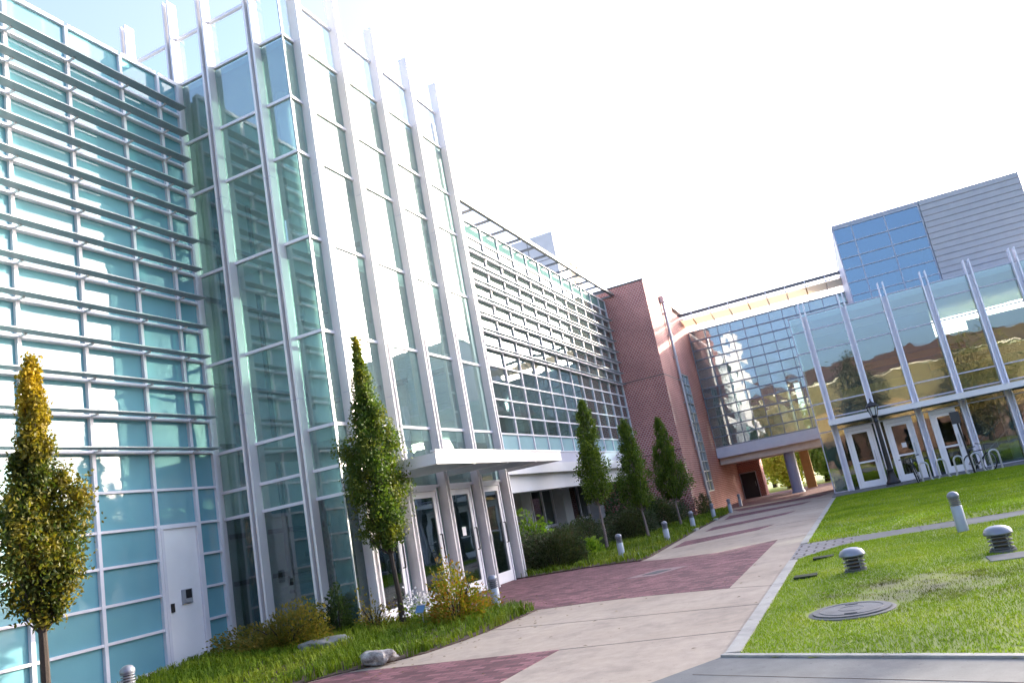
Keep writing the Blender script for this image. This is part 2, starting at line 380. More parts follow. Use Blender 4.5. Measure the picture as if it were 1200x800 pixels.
def blades(name, fn_in, box, n, hgt, wid, m, hz, lean=.5, seed=1, seg=1):
    r = np.random.default_rng(seed); x = r.uniform(box[0], box[1], n); y = r.uniform(box[2], box[3], n)
    k = np.array([fn_in(a, b) for a, b in zip(x, y)]); x = x[k]; y = y[k]
    for hx, hy, rx, ry in HOLES:
        o = ((x - hx) / rx) ** 2 + ((y - hy) / ry) ** 2 > 1; x = x[o]; y = y[o]
    # thin out on the worn patch
    w = np.hypot(x - .2, (y - 9.45) * 1.25) < .75 + .3 * np.sin(5 * x) * np.sin(4 * y) + .2 * np.sin(9 * x + 3 * y); o = ~w | (r.random(len(x)) < .3); x = x[o]; y = y[o]
    z = np.array([hz(a, b) for a, b in zip(x, y)]); n = len(x)
    a = r.uniform(0, 2 * np.pi, n); h = hgt * r.uniform(.55, 1.25, n); w_ = wid * r.uniform(.7, 1.3, n)
    lx = lean * h * r.normal(0, 1, n); ly = lean * h * r.normal(0, 1, n)
    dx, dy = np.cos(a) * w_, np.sin(a) * w_
    v = np.empty((n, 3, 3)); v[:, 0] = np.c_[x - dx, y - dy, z - .005]; v[:, 1] = np.c_[x + dx, y + dy, z - .005]; v[:, 2] = np.c_[x + lx, y + ly, z + h]
    return tag(link(name, np_mesh(name, v.reshape(-1, 3), 3, np.arange(3 * n)), m), kind='stuff')
blades('lawn_grass', in_near, (-1.4, 5.5, 3, 15.2), 280000, .021, .0055, turf, lawn_h, seed=2)
blades('far_lawn_grass', in_far, (-1.4, 9, 16.45, 33.4), 160000, .028, .013, turf, lawn_h, seed=3)

# manhole and plates in the lawn
t = root('manhole_cover', 'round grey metal manhole cover set in the worn lawn', 'manhole cover', (-.5, 8.66, .03))
MB().lathe([(.415, -.02), (.415, .028), (.40, .034), (.375, .034), (.372, .026)], -.5, 8.66, 36).build('rim', M('rim_iron', (.11, .11, .11), .7, var=.3), t, True)
cv = MB().lathe([(.37, .0), (.37, .045), (.0, .048)], -.5, 8.66, 36)
cv.torus((-.5, 8.66, .047), .30, .004, 'z', 36, 6); cv.torus((-.5, 8.66, .047), .12, .004, 'z', 24, 6); cv.box(-.56, -.44, 8.88, 8.92, .046, .053); cv.box(-.56, -.44, 8.40, 8.44, .046, .053)
cv.build('cover', M('manhole_iron', (.085, .09, .10), .6, .05, var=.4, vs=7, b=.4), t)
o = MB().box(.98, 1.6, 10.52, 11.0, -.05, .055).build('utility_plate', concgrey, bevel=.008); tag(o, 'flat grey utility plate in the grass in front of the right garden light', 'utility plate')
for (x, y_), lb in (((-.96, 13.2), 'short dark valve slot in the lawn nearer the sett crossing'), ((-1.12, 11.52), 'short dark valve slot in the lawn nearer the manhole')):
    tag(MB().box(x - .15, x + .15, y_ - .12, y_ + .12, -.1, lawn_h(x, y_) + .03).build('turf_slot', M('slot_shade', (.015, .025, .008), .9)), lb, 'valve slot', 'dark slots in the lawn')  # near-black box standing in for the shade down in the hole
t = root('drain_grate', 'dark square drain grate in a pale surround among the red pavers', 'drain', (-4.2, 15.4, .006))
MB().prism([(-4.72, 15.0), (-4.1, 14.85), (-3.6, 15.75), (-4.25, 15.9)], 0, .008).build('surround', M('pale_pavers', (.21, .145, .15), .8, var=.15, vs=12), t)
MB().prism([(-4.42, 15.2), (-4.13, 15.12), (-3.92, 15.52), (-4.22, 15.6)], .004, .013).build('grate', M('drain_iron', (.045, .05, .06), .7, .1, var=.4, vs=40), t)

# ------------------------------------------------------------------ left louvred wing
XW = -11.57
wing = root('glass_wing', 'teal glass wing with rows of grey sunshade louvres and one white door', 'building', (XW, 9, .1))
fw_ = F((XW, 0, 0), (0, 1, 0), (1, 0, 0))
MB().box(-24, XW - .12, -6, 11.84, -.2, 11.95).build('wall', wallin, wing)
RZ = [.135, .76, 1.34, 1.94, 2.52, 3.17] + [3.84 + .619 * i for i in range(13)] + [12.06]
UY = [-5.1, -3.9, -2.7, -1.5, -.35, .85, 2.04, 3.23, 4.41, 5.6, 6.79, 7.98, 9.17, 10.36, 11.30, 11.84]
fr = MB()
for u in UY: fw_.bar(fr, u - .032, u + .032, -.06, .045, .10 if u not in (10.36, 11.30) else .10, 12.04)
for i, z in enumerate(RZ):
    for a, b in zip(UY[:-1], UY[1:]):
        if a == 10.36 and 0 <= z < 2.5: continue
        h = .022 if z < 12 else .06
        fw_.bar(fr, a + .033, b - .033, -.06, .036, z - (h if z < 12 else .03), z + h)
fr.build('window_frame', white, wing)
cells = []
for a, b in zip(UY[:-1], UY[1:]):
    for z0, z1 in zip(RZ[:-1], RZ[1:]):
        if a == 10.36 and z1 < 2.6: continue
        cells.append((a + .02, b - .02, z0 + .02, z1 - .02))
cells.sort(key=lambda c: -c[0])
panes(fw_, cells, 'glass_panel', teal, wing, 92, n=-.02)
for i in range(13):
    z = 3.84 + .619 * i
    lv = MB(); fw_.bar(lv, -5.1, 11.70, .17, .39, z + .025, z + .045)
    o = lv.build('louver', louvm, wing)
    bk = MB(); fw_.bar(bk, -5.1, 11.78, .0365, .062, z - .012, z + .035)
    for u in UY[:-1]: fw_.bar(bk, u - .02, u + .02, .0625, .2, z - .005, z + .024)
    bk.build('bracket', white, o)
pl = MB(); fw_.bar(pl, -6, 11.8, -.3, .36, -.3, .095); pl.build('plinth', concgrey, wing)
d = MB(); fw_.bar(d, 10.46, 11.22, -.05, .012, .12, 2.46)
door = d.build('door', doorwhite, wing, bevel=.004)
jb = MB(); fw_.bar(jb, 10.395, 10.455, -.05, .05, .1, 2.50); fw_.bar(jb, 11.225, 11.265, -.05, .05, .1, 2.50); fw_.bar(jb, 10.456, 11.224, -.05, .05, 2.465, 2.50)
jb.build('door_frame', white, door)
h = MB(); fw_.bar(h, 10.76, 10.98, .013, .05, 1.12, 1.37); fw_.bar(h, 10.79, 10.95, .05, .075, 1.14, 1.19); h.build('handle', M('grey_lock', (.3, .31, .34), .4), door)
h = MB(); fw_.bar(h, 10.83, 10.96, .0505, .056, 1.21, 1.36); h.build('handle_recess', black, door)
h = MB(); fw_.bar(h, 10.51, 10.58, .013, .035, 1.02, 1.17); h.build('keypad', black, door)

# ------------------------------------------------------------------ glass tower
XA, YB = -8.78, 12.1
tower = root('glass_tower', 'tall glass tower with white vertical fins and glazed entrance doors', 'building', (-10, 15, 0))
fa = F((XA, 0, 0), (0, 1, 0), (1, 0, 0)); fb = F((0, YB, 0), (1, 0, 0), (0, -1, 0))
TZ = [.135, 2.53, 3.05, 3.84, 5.68, 7.64, 9.51, 10.76, 12.24, 13.39]
towerfin = M('tower_fin_paint', (.72, .70, .71), .45, var=.06, vs=.9)
def fin(fac, u0, u1, ztop, zbot, parent, d0=-.06, d1=.19, t=.05, m=None):
    m = m or towerfin
    b = MB(); fac.bar(b, u0, u0 + t, d0, d1, zbot, ztop); fac.bar(b, u1 - t, u1, d0, d1, zbot, ztop)
    fac.bar(b, u0 + t + .001, u1 - t - .001, -.04, .03, zbot, ztop - 1.0); o = b.build('fin', m, parent)
    s = MB()
    for z in (4.45, 9.1, 12.24):
        if z < zbot: continue
        fac.bar(s, u0 - .002, u0 + t + .002, max(d0, .032), d1 + .002, z, z + .012); fac.bar(s, u1 - t - .002, u1 + .002, max(d0, .032), d1 + .002, z, z + .012)
    if s.v: s.build('seam', lav, o)
    return o
AF = [(12.47, 12.66), (14.0, 14.19), (15.65, 15.84), (17.33, 17.52), (18.98, 19.17)]
BF = [(-14.5, -14.32), (-13.2, -13.02), (-11.84, -11.66), (-10.87, -10.69), (-9.57, -9.39)]
for a, b in AF: fin(fa, a, b, 14.33, -.02 if a > 12.6 else .05, tower)
for a, b in BF: fin(fb, a, b, 14.33, (.05 if a > -12 else 11.9), tower)
abays = [(12.1, 12.47), (12.66, 14.0), (14.19, 15.65), (15.84, 17.33), (17.52, 18.98)]
bbays = [(-11.66, -10.87), (-10.69, -9.57), (-9.39, -8.78)]
for i, z in enumerate(TZ):
    for j, (a, b) in enumerate(abays):
        if j and z < .2: continue
        fa.bar(MB_ := MB(), a + (.002 if j else .04), b - .002, -.05, .03, z - .03, z + .03).build('rail', white, tower)
    for a, b in bbays + ([(-13.02, -11.84), (-14.32, -13.2)] if z > 12 else []):
        fb.bar(MB_ := MB(), a + .002, b - (.002 if b < -8.8 else -.03), -.05, .03, z - .03, z + .03).build('rail', white, tower)
fb.bar(cm := MB(), -8.795, -8.77, -.02, .012, .166, 13.35); cm.build('corner_mullion', louvm, tower)
# glazing
cells = []; cl = []
for j, (a, b) in enumerate(abays):
    for z0, z1 in zip(TZ[:-1], TZ[1:]):
        if j and z1 < 2.6: continue
        (cl if z0 > 12 else cells).append((fa, a + .005, b - .005, z0 + .02, z1 - .02))
for a, b in bbays + [(-13.02, -11.84), (-14.32, -13.2)]:
    for z0, z1 in zip(TZ[:-1], TZ[1:]):
        if a < -11.9 and z0 < 12: continue
        (cl if z0 > 12 else cells).append((fb, a + .005, b - .005, z0 + .02, z1 - .02))
for fc, *c in cells: fc.pane(mb := MB(), *c, n=-.01, jit=.004).build('glass_pane', gl_tower if c[2] > 2 else gl_lobby, tower)
for fc, *c in cl: fc.pane(mb := MB(), *c, n=-.01).build('parapet_pane', gl_clear, tower)
for z in (3.62, 7.45):
    MB().box(-11.4, XA - .3, YB + .3, 19.1, z, z + .3).build('floor_slab', ceilin, tower)
MB().box(-15, XA - .08, YB + .06, 19.2, 12.05, 12.2).build('roof', ceilin, tower)
MB().box(-15.0, -14.8, YB + .1, 19.2, -.1, 12.04).build('back_wall', whitecol, tower)
MB().box(-14.79, XA - .25, 19.26, 19.4, -.1, 13.3).build('side_wall', whitecol, tower)
MB().box(-14.79, XA - .06, YB + .06, 19.25, -.2, .02).build('floor', floorin, tower)
for x, y in ((-10.1, 13.6), (-10.1, 17.6)):
    MB().lathe([(.16, .02), (.16, 3.6)], x, y, 20).build('column', whitecol, tower, True)
    MB().lathe([(.16, 3.93), (.16, 12.04)], x, y, 20).build('column', whitecol, tower, True)
st = MB()
for i in range(20): st.box(-12.6, -11.5, 13.6 + i * .24, 13.86 + i * .24, .2 + i * .17, .3 + i * .17)
st.build('stair', wallin, tower)
ifr = MB()
for z in (1.15, 2.3, 4.6, 6.2, 8.6, 10.3): ifr.box(-14.78, -14.7, 12.3, 19.1, z, z + .12)
for y in (13.2, 14.6, 16, 17.4): ifr.box(-14.78, -14.68, y, y + .1, .05, 12)
for x in (-14, -13, -11.9): ifr.box(x, x + .1, 19.15, 19.25, .05, 12)
for z in (2.3, 5.8, 8.6, 10.3): ifr.box(-14.6, -9.2, 19.12, 19.24, z, z + .14)
ifr.build('inner_frame', darkmet, tower)
def door_leaf(fac, u0, u1, z0, z1, parent, hand=1, bar=False, m=doorwhite, sticker=False, st=.12, n0=-.06):
    b = MB(); top = .13; bot = .26
    fac.bar(b, u0, u0 + st, n0, n0 + .05, z0, z1); fac.bar(b, u1 - st, u1, n0, n0 + .05, z0, z1)
    fac.bar(b, u0 + st, u1 - st, n0, n0 + .05, z1 - top, z1); fac.bar(b, u0 + st, u1 - st, n0, n0 + .05, z0, z0 + bot)
    if bar: fac.bar(b, u0 + st, u1 - st, n0 + .005, n0 + .045, z0 + 1.0, z0 + 1.07)
    dr = b.build('door', m, parent)
    fac.pane(MB(), u0 + st, u1 - st, z0 + bot, z1 - top, n=n0 + .03, jit=.001).build('glass_pane', gl_door, dr)
    hu = u1 - st * .5 if hand > 0 else u0 + st * .5
    pts = [fac.p(hu, n0 + .05, z0 + .95), fac.p(hu, n0 + .11, z0 + .95), fac.p(hu, n0 + .11, z0 + 1.45), fac.p(hu, n0 + .05, z0 + 1.45)]
    h = MB(); h.tube(pts[1:3], .014); h.tube([pts[0], pts[1]], .01); h.tube([pts[2], pts[3]], .01); h.build('handle', steel if bar else black, dr)
    if sticker:
        um = (u0 + u1) / 2; s_ = MB(); fac.bar(s_, um - .09, um + .09, n0 + .031, n0 + .034, z0 + 1.32, z0 + 1.52); s_.build('notice', whitewarm, dr)
    return dr
for i, (a, b) in enumerate(abays[1:]):
    d = door_leaf(fa, a + .14, b - .22, .02, 2.42, tower, 1, sticker=(i == 2), n0=-.05)
    j = MB(); fa.bar(j, a + .07, a + .135, -.06, .02, .0, 2.5); fa.bar(j, b - .215, b - .16, -.06, .02, .0, 2.5); fa.bar(j, a + .136, b - .216, -.06, .02, 2.43, 2.5)
    j.build('door_frame', white, tower)
    fa.pane(MB(), b - .16, b - .003, .03, 2.5, n=-.03, jit=.001).build('side_pane', gl_tower, tower)
    fa.pane(MB(), a + .003, a + .07, .03, 2.5, n=-.03, jit=.001).build('side_pane', gl_tower, tower)
    if i == 0:   # white shield emblem in a ring on the door glass
        c = fa.p((a + b) / 2 - .04, -.012, 1.55); e = MB()
        e.tube([(c[0], c[1] + .24 * math.cos(t), c[2] + .24 * math.sin(t)) for t in np.linspace(0, 2 * math.pi, 33)[:-1]], .012, 6, True)
        sh = [(-.12, .12), (.12, .12), (.12, -.02), (.06, -.12), (0, -.16), (-.06, -.12), (-.12, -.02)]
        e.tube([(c[0], c[1] + p, c[2] + z) for p, z in sh], .012, 6, True); e.tube([(c[0], c[1], c[2] + .11), (c[0], c[1], c[2] - .14)], .008, 6)
        e.build('emblem', whitewarm, d)
    pcl = MB(); fa.bar(pcl, b - .05 + .09, b + .13, .224, .232, 1.1, 1.25)
    if i == 2: pcl.build('card_reader', alum, tower)
# canopy over the doors
cn = MB(); cx0, cx1, cy0, cy1 = -8.55, -7.0, 12.55, 19.05
cn.box(cx1 - .05, cx1, cy0, cy1, 2.72, 2.95); cn.box(cx0, cx1 - .051, cy0, cy0 + .06, 2.72, 2.93); cn.box(cx0, cx1 - .051, cy1 - .06, cy1, 2.72, 2.93)
cn.box(cx1 - .09, cx1 + .02, cy0 - .02, cy1 + .02, 2.951, 2.985)
can = cn.build('canopy', whitewarm, tower)
for y in np.linspace(14.17, 17.4, 3): MB().box(cx0, cx1 - .052, y - .05, y + .05, 2.70, 2.86).build('rafter', alum, can)
sl = MB()
for x in np.arange(cx0 + .12, cx1 - .1, .25): sl.box(x, x + .05, cy0 + .061, cy1 - .061, 2.862, 2.90)
sl.build('slat', alum, can)
MB().box(cx0, cx1 - .1, cy0 + .061, cy1 - .061, 2.915, 2.93).build('canopy_glass', glass('canopy_glass', (.45, .50, .50), .08), can)

# ------------------------------------------------------------------ louvred middle wing
XL = -9.7; lvw = M('pale_louver', (.36, .42, .45), .4, .2, var=.06)
mid = root('louvered_wing', 'long louvred glass facade over a recessed ground floor, between tower and brick block', 'building', (-11, 28, 0))
fl = F((XL, 0, 0), (0, 1, 0), (1, 0, 0))
MU = [18.96 - .2] + [20.25 + 1.29 * i for i in range(13)] + [36.82]
LZ = [3.51 + .5414 * i for i in range(15)]
fr = MB()
for u in MU: fl.bar(fr, u - .025, u + .025, -.05, .03, 3.48, 11.1)
for z in LZ:
    for a, b in zip(MU[:-1], MU[1:]): fl.bar(fr, a + .026, b - .026, -.05, .025, z - .025, z + .025)
fr.build('window_frame', white, mid)
cells = []; sp = MB(); tp = MB()
for i, (z0, z1) in enumerate(zip(LZ[:-1], LZ[1:])):
    for a, b in zip(MU[:-1], MU[1:]):
        if i == 0: fl.pane(sp, a + .01, b - .01, z0 + .01, z1 - .01, n=-.02)
        elif i == 13: fl.pane(tp, a + .01, b - .01, z0 + .01, z1 - .01, n=-.02)
        else: cells.append((a + .01, b - .01, z0 + .01, z1 - .01))
tp.build('top_panel', spandrel('dark_teal_panel', (.10, .19, .19), 1.3, .004), mid)
cells.sort(key=lambda c: c[0])
panes(fl, cells, 'glass_pane', gl_louv, mid, 100, n=-.02, jit=.003)
sp.build('spandrel_panel', teal2, mid)
for k in range(6, 13):
    z = LZ[k]; lv = MB(); fl.bar(lv, 18.8, 36.8, .10, .22, z + .012, z + .03)
    o = lv.build('louver', lvw, mid)
    bk = MB(); fl.bar(bk, 18.8, 36.8, .0255, .05, z - .02, z + .03)
    for u in MU[:-1]: fl.bar(bk, u - .015, u + .015, .0505, .16, z - .006, z + .014)
    bk.build('bracket', white, o)
rb = MB(); fl.bar(rb, 18.9, 36.85, .44, .56, 11.22, 11.36)
ro = rb.build('roof_beam', beamg, mid)
for u in MU: fl.bar(MB_ := MB(), u - .03, u + .03, -.3, .439, 11.22, 11.30).build('bracket', beamg, ro)
fas = MB(); fl.bar(fas, 18.9, 36.85, -.1, .05, 3.12, 3.46); fas.build('sill_band', lav, mid)
fas = MB(); fl.bar(fas, 18.9, 36.85, -.25, .20, 2.78, 3.10); fas.build('fascia', whitewarm, mid)
fas = MB(); fl.bar(fas, 18.9, 36.85, -.45, -.02, 2.25, 2.775); fas.build('fascia', whitewarm, mid)
MB().box(-17, XL - .46, 19.42, 36.85, 2.5, 2.77).build('soffit', whitewarm, mid)
MB().box(-17, -16.8, 19.42, 36.85, 2.78, 11.2).build('back_wall', wallin, mid)
for z in (3.15, 7.0): MB().box(-16.79, XL - .3, 19.42, 36.85, z, z + .3).build('floor_slab', ceilin, mid)
MB().box(-17, XL - .07, 19.42, 36.85, 11.0, 11.16).build('roof', ceilin, mid)
bl = MB()
for i in range(6): bl.box(XL - 1.6, XL - 1.5, 20.5 + 2.6 * i, 21.9 + 2.6 * i, 3.46, 6.9)
bl.build('partition', wallin, mid)
# ground floor: recessed shopfront
XG = -12.3
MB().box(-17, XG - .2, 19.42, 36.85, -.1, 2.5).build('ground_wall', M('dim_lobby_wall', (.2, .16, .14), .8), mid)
MB().box(XG - .19, XL + .1, 19.42, 36.85, -.2, .03).build('terrace', concgrey, mid)
fg_ = F((XG, 0, 0), (0, 1, 0), (1, 0, 0))
for y in (23.0, 27.4, 31.8, 36.2):
    MB().box(XG - .1, XG + .5, y - .45, y + .45, .03, 2.5).build('pier', whitecol, mid)
gw = MB(); cells = []
for y0, y1 in ((19.6, 22.5), (23.5, 26.9), (27.9, 31.3), (32.3, 35.7)):
    n = 3; us = np.linspace(y0, y1, n + 1)
    for u in us: fg_.bar(gw, u - .05, u + .05, -.05, .06, .03, 2.49)
    for a, b in zip(us[:-1], us[1:]):
        for z in (.08, .95, 2.44): fg_.bar(gw, a + .051, b - .051, -.04, .05, z - .05, z + .05)
        cells += [(a + .03, b - .03, .1, .93), (a + .03, b - .03, .97, 2.4)]
gw.build('shop_window_frame', white, mid)
panes(fg_, cells, 'shop_window', gl_door, mid, 100, n=-.01)
pm = M('penthouse_panel', (.52, .52, .52), .5, var=.05)
pent = MB().box(-16, -11, 34.8, 36.6, 11.2, 14.74).build('penthouse', pm, mid)
pj_ = MB()
for x in (-12.4, -13.8): pj_.box(x, x + .03, 34.785, 34.799, 11.2, 14.7)
pj_.box(-16, -11, 34.785, 34.799, 13.4, 13.43); pj_.build('panel_joint', beamg, pent)
g = MB()
for i in range(9): g.box(-11.1, -11.04, 36.62 + i * .2, 36.66 + i * .2, 11.7, 13.6)
for z in (12.2, 12.7, 13.2, 13.6): g.box(-11.12, -11.02, 36.61, 38.4, z, z + .05)
g.box(-11.4, -11.13, 36.61, 38.4, 11.65, 13.5); g.build('roof_grille', M('brown_grille', (.22, .17, .13), .5), mid)

# ------------------------------------------------------------------ brick block with underpass wall
XE = -7.6
bk_ = root('brick_block', 'red brick stair block with steel downpipe and tall slot window beside the bridge', 'building', (-9, 40, 0))
w = MB(); w.box(-17, XE, 36.88, 40.9, -.1, 11.62); w.box(-17, XE - .02, 43.0, 53.0, -.1, 11.0); w.box(-17, XE - .35, 40.9, 43.0, -.1, 11.3)
w.box(-9.72, XE - .01, 40.9, 43.0, 7.3, 11.3); w.box(-9.72, XE - .01, 40.9, 43.0, -.1, 1.0)
w.build('wall', brick, bk_)
cp = MB(); cp.box(-17.04, XE + .03, 36.85, 40.94, 11.622, 11.70); cp.box(-17.04, XE + .02, 40.95, 46.3, 11.302, 11.36); cp.build('coping', darkmet, bk_)
jn = MB(); jn.box(-9.70, XE + .012, 36.865, 36.875, 6.83, 6.86); jn.box(XE + .002, XE + .01, 36.88, 40.9, 6.83, 6.86); jn.box(-9.70, XE + .012, 36.865, 36.875, 3.2, 3.23); jn.build('expansion_joint', darkmet, bk_)
dp = MB(); dp.tube([(XE + .12, 40.2, .1), (XE + .12, 40.2, 11.25)], .075, 10)
for z in np.arange(.8, 11, 1.2): dp.box(XE + .0, XE + .21, 40.1, 40.3, z, z + .06)
dp.box(XE + .02, XE + .24, 40.06, 40.34, 11.0, 11.35)
dp.build('downpipe', alum, bk_)
fs = F((XE - .06, 0, 0), (0, 1, 0), (1, 0, 0)); sw = MB()
for u in (40.93, 41.95, 42.97): fs.bar(sw, u - .04, u + .04, -.08, .05, 1.0, 7.3)
for z in np.arange(1.03, 7.35, .52):
    for a, b in ((40.97, 41.91), (41.99, 42.93)): fs.bar(sw, a, b, -.08, .04, z - .03, z + .03)
sf = sw.build('slot_window', alum, bk_)
for a, b in ((40.97, 41.91), (41.99, 42.93)): fs.pane(MB(), a, b, 1.03, 7.27, n=-.02).build('glass_pane', gl_bridge, sf)
# recessed end wall under the bridge
e = MB(); e.box(-9.72, -7.62, 53.0, 53.3, -.1, 2.6); e.box(-6.55, -6.2, 53.0, 53.3, -.1, 2.6); e.box(-7.62, -6.55, 53.0, 53.3, 1.62, 2.6)
e.box(-6.32, -6.18, 53.301, 54.2, -.1, 2.6); e.build('end_wall', brick, bk_)
b = MB().box(-7.6, -6.57, 53.1, 53.16, .0, 1.6); d = b.build('door', black, bk_)
MB().box(-7.62, -7.57, 52.96, 53.09, 0, 1.65).box(-6.6, -6.55, 52.96, 53.09, 0, 1.65).box(-7.569, -6.601, 52.96, 53.09, 1.6, 1.65).build('door_frame', lav, d)
MB().tube([(-6.72, 53.08, .7), (-6.72, 53.03, .75), (-6.72, 53.03, .95), (-6.72, 53.08, 1.0)], .015, 6).build('handle', steel, d)

# ------------------------------------------------------------------ glass bridge
YG = 46.3; bandm = M('pale_lilac_panel', (.60, .64, .73), .45, var=.05)
br = root('glass_bridge', 'glass link bridge with a cream roof overhang spanning the walkway on a round column', 'building', (-3, 48, 0))
fbz = F((0, YG, 0), (1, 0, 0), (0, -1, 0))
BU = [-7.56] + [-7.34 + .742 * i for i in range(1, 15)]
BZ = [3.3 + .577 * i for i in range(13)]
fr = MB()
for u in BU: fbz.bar(fr, u - .018, u + .018, -.05, .02, 3.28, 10.24)
for z in BZ:
    for a, b in zip(BU[:-1], BU[1:]): fbz.bar(fr, a + .019, b - .019, -.05, .06, z - .03, z + .03)
fr.build('window_frame', M('bridge_mullion', (.20, .23, .30), .4, .3), br)
cells = [(a + .01, b - .01, z0 + .01, z1 - .01) for a, b in zip(BU[:-1], BU[1:]) for z0, z1 in zip(BZ[:-1], BZ[1:])]
cells.sort(key=lambda c: c[0])
panes(fbz, cells, 'glass_pane', gl_bridge, br, 100, n=-.02, jit=.005)
b = MB(); fbz.bar(b, -7.58, 2.9, -.3, .10, 2.98, 3.26); fbz.bar(b, -7.58, 2.9, -.3, .18, 2.68, 2.975); b.build('sill_band', bandm, br)
MB().box(-7.58, 2.9, YG + .31, 53.5, 2.30, 2.9).build('deck_beam', M('pale_soffit', (.72, .70, .64), .6, var=.05), br)
MB().box(-7.5, 2.9, YG + .32, 53.4, 3.0, 3.2).build('floor', floorin, br)
MB().box(-7.5, 2.9, YG + .3, 53.5, 10.24, 10.3).build('ceiling', cream, br)
col_ = MB().lathe([(.36, 0), (.36, .12), (.31, .13), (.31, 2.29)], -3.85, 47.6, 28).build('column', bluegrey, br, True)
MB().box(-3.65, -3.1, 52.4, 52.9, 0, 2.29).build('rear_column', orange, br)  # orange sunlight falling on the column is put into its colour
# roof overhang: a thin translucent sunshade held above the glass on struts, dark gutter along its front
c = MB(); c.extrude([(-7.7, YG - .02, 10.60), (-7.7, YG - 1.25, 10.78), (-7.7, YG - 1.25, 10.80), (-7.7, YG - .02, 10.62)], (9.4, 0, 0))
ov = c.build('roof_overhang', shade, br)
t_ = MB(); t_.box(-7.75, 1.72, YG - 1.42, YG - 1.34, 10.98, 11.16); g_ = t_.build('gutter', beamg, ov)
MB().box(-7.75, 1.72, YG - 1.40, YG - 1.26, 10.81, 10.86).build('edge_rail', whitewarm, ov)
for n_, x in enumerate(np.arange(-6.9, 1.6, 1.06)):
    MB().box(x - .025, x + .025, YG - 1.45, YG - 1.25, 10.78, 11.2).build('gutter_clip', whitewarm, ov)
    s = MB(); s.tube([(x, YG + .1, 10.26), (x, YG - .5, 10.62), (x, YG - 1.2, 10.74)], .035, 6); s.build('strut', orange if n_ % 3 == 0 else cream, ov)
MB().box(-7.5, -3.3, 52.2, 52.4, 3.21, 6.59).box(-2.5, 2.9, 52.2, 52.4, 3.21, 6.59).build('inner_wall', wallin, br)
MB().box(-7.5, 2.9, 52.2, 52.4, 6.86, 10.23).build('inner_wall', wallin, br)  # rear walls added and closed up to stop sun reaching the brick side
cu = MB()
for x in (-5.6, -4.5, -3.7, -3.2, -2.5, -1.5): cu.box(x, x + .35, 51.8, 51.84, 3.22, 6.5)
cu.build('curtain', cream, br)  # cream strips stand in for bright reflections in the bridge glass
ib = MB()
for x in (-6.6, -4.4, -2.2): ib.box(x, x + .12, 52.8, 52.9, 3.2, 10.2)
for z in (4.2, 6.7, 9.0): ib.box(-7.4, 2.6, 52.82, 52.88, z, z + .1)
ib.build('rear_frame', alum, br)
MB().box(-7.5, 2.9, YG + .4, 53.4, 6.6, 6.85).build('upper_floor', slate, br)

# ------------------------------------------------------------------ right glass pavilion
YP = 36.2
pav = root('glass_pavilion', 'two storey glass pavilion with pale fins, canopy and white doors behind the lawn', 'building', (5, 40, 0))
fp = F((0, YP, 0), (1, 0, 0), (0, -1, 0))
PF = [-.85 + 1.645 * i for i in range(20)]
PZ = [.07, 2.62, 3.2, 3.85, 6.12, 7.06, 7.75]
edges = [-1.5] + PF; rest = MB()
for i, (a, b) in enumerate(zip(edges[:-1], edges[1:])):
    for z in PZ:
        if z < .1 and i in (1, 2, 3): continue
        q_ = MB() if i < 8 else rest
        fp.bar(q_, a + (.13 if i else -.02), b - .13, -.05, .03, z - .025, z + .025)
        if i < 8: q_.build('rail', lav, pav)
rest.build('distant_rails', lav, pav, kind='stuff')
fp.bar(cm := MB(), -1.53, -1.49, -.04, .02, .06, 7.8); cm.build('corner_mullion', lav, pav)
finm = M('pavilion_fin', (.80, .79, .86), .4, var=.04)
for i, u in enumerate(PF):
    b = MB(); fp.bar(b, u - .125, u - .075, -.12, .26, .05, 8.3); fp.bar(b, u + .075, u + .125, -.12, .26, .05, 8.3); fp.bar(b, u - .074, u + .074, -.02, .04, .05, 7.7)
    b.build('fin', finm, pav)
cells = []
for i, (a, b) in enumerate(zip(edges[:-1], edges[1:])):
    for z0, z1 in zip(PZ[:-1], PZ[1:]):
        if z0 < .1 and i in (1, 2, 3): continue
        cells.append((a + (.1 if i else 0), b - .1, z0 + .01, z1 - .01))
panes(fp, cells, 'glass_pane', gl_pav, pav, 100, n=-.015, jit=.004)
def small_panes(u0, u1, name='side_pane'):
    fp.pane(MB(), u0, u1, .07, 2.6, n=-.02, jit=.001).build(name, gl_door, pav)
for i, (u0, u1) in enumerate(((-.43, .50), (1.13, 2.03), (2.86, 3.66))):
    door_leaf(fp, u0, u1, .065, 2.45, pav, 1, True, st=.16, n0=-.03, sticker=(i == 1))
    j = MB(); fp.bar(j, u0 - .09, u0 - .005, -.05, .03, .06, 2.59); fp.bar(j, u1 + .005, u1 + .09, -.05, .03, .06, 2.59); fp.bar(j, u0 - .004, u1 + .004, -.05, .03, 2.46, 2.59); j.build('door_frame', doorwhite, pav)
    lo = PF[i] + .126; hi = PF[i + 1] - .126
    if u0 - .09 > lo: small_panes(lo, u0 - .091)
    if u1 + .09 < hi: small_panes(u1 + .091, hi)
c = MB(); fp.bar(c, -1.0, 31, .27, 1.05, 2.93, 3.05); fp.bar(c, -1.0, 31, 1.0, 1.06, 2.82, 2.929); fp.bar(c, -1.0, -.94, .27, 1.0, 2.82, 2.929)
cano = c.build('canopy', whitewarm, pav)
cl = MB()
for u in PF: fp.bar(cl, u - .04, u + .04, .27, .99, 2.80, 2.925)
cl.build('canopy_rib', louvm, cano)
MB().box(-1.45, 31, YP + .08, 46, .02, .066).build('floor', floorin, pav)
MB().box(-1.45, 31, YP + .6, 46, 2.95, 3.2).build('upper_floor', ceilin, pav)
MB().box(-1.45, 31, YP + .3, 46, 7.5, 7.74).build('roof', ceilin, pav)
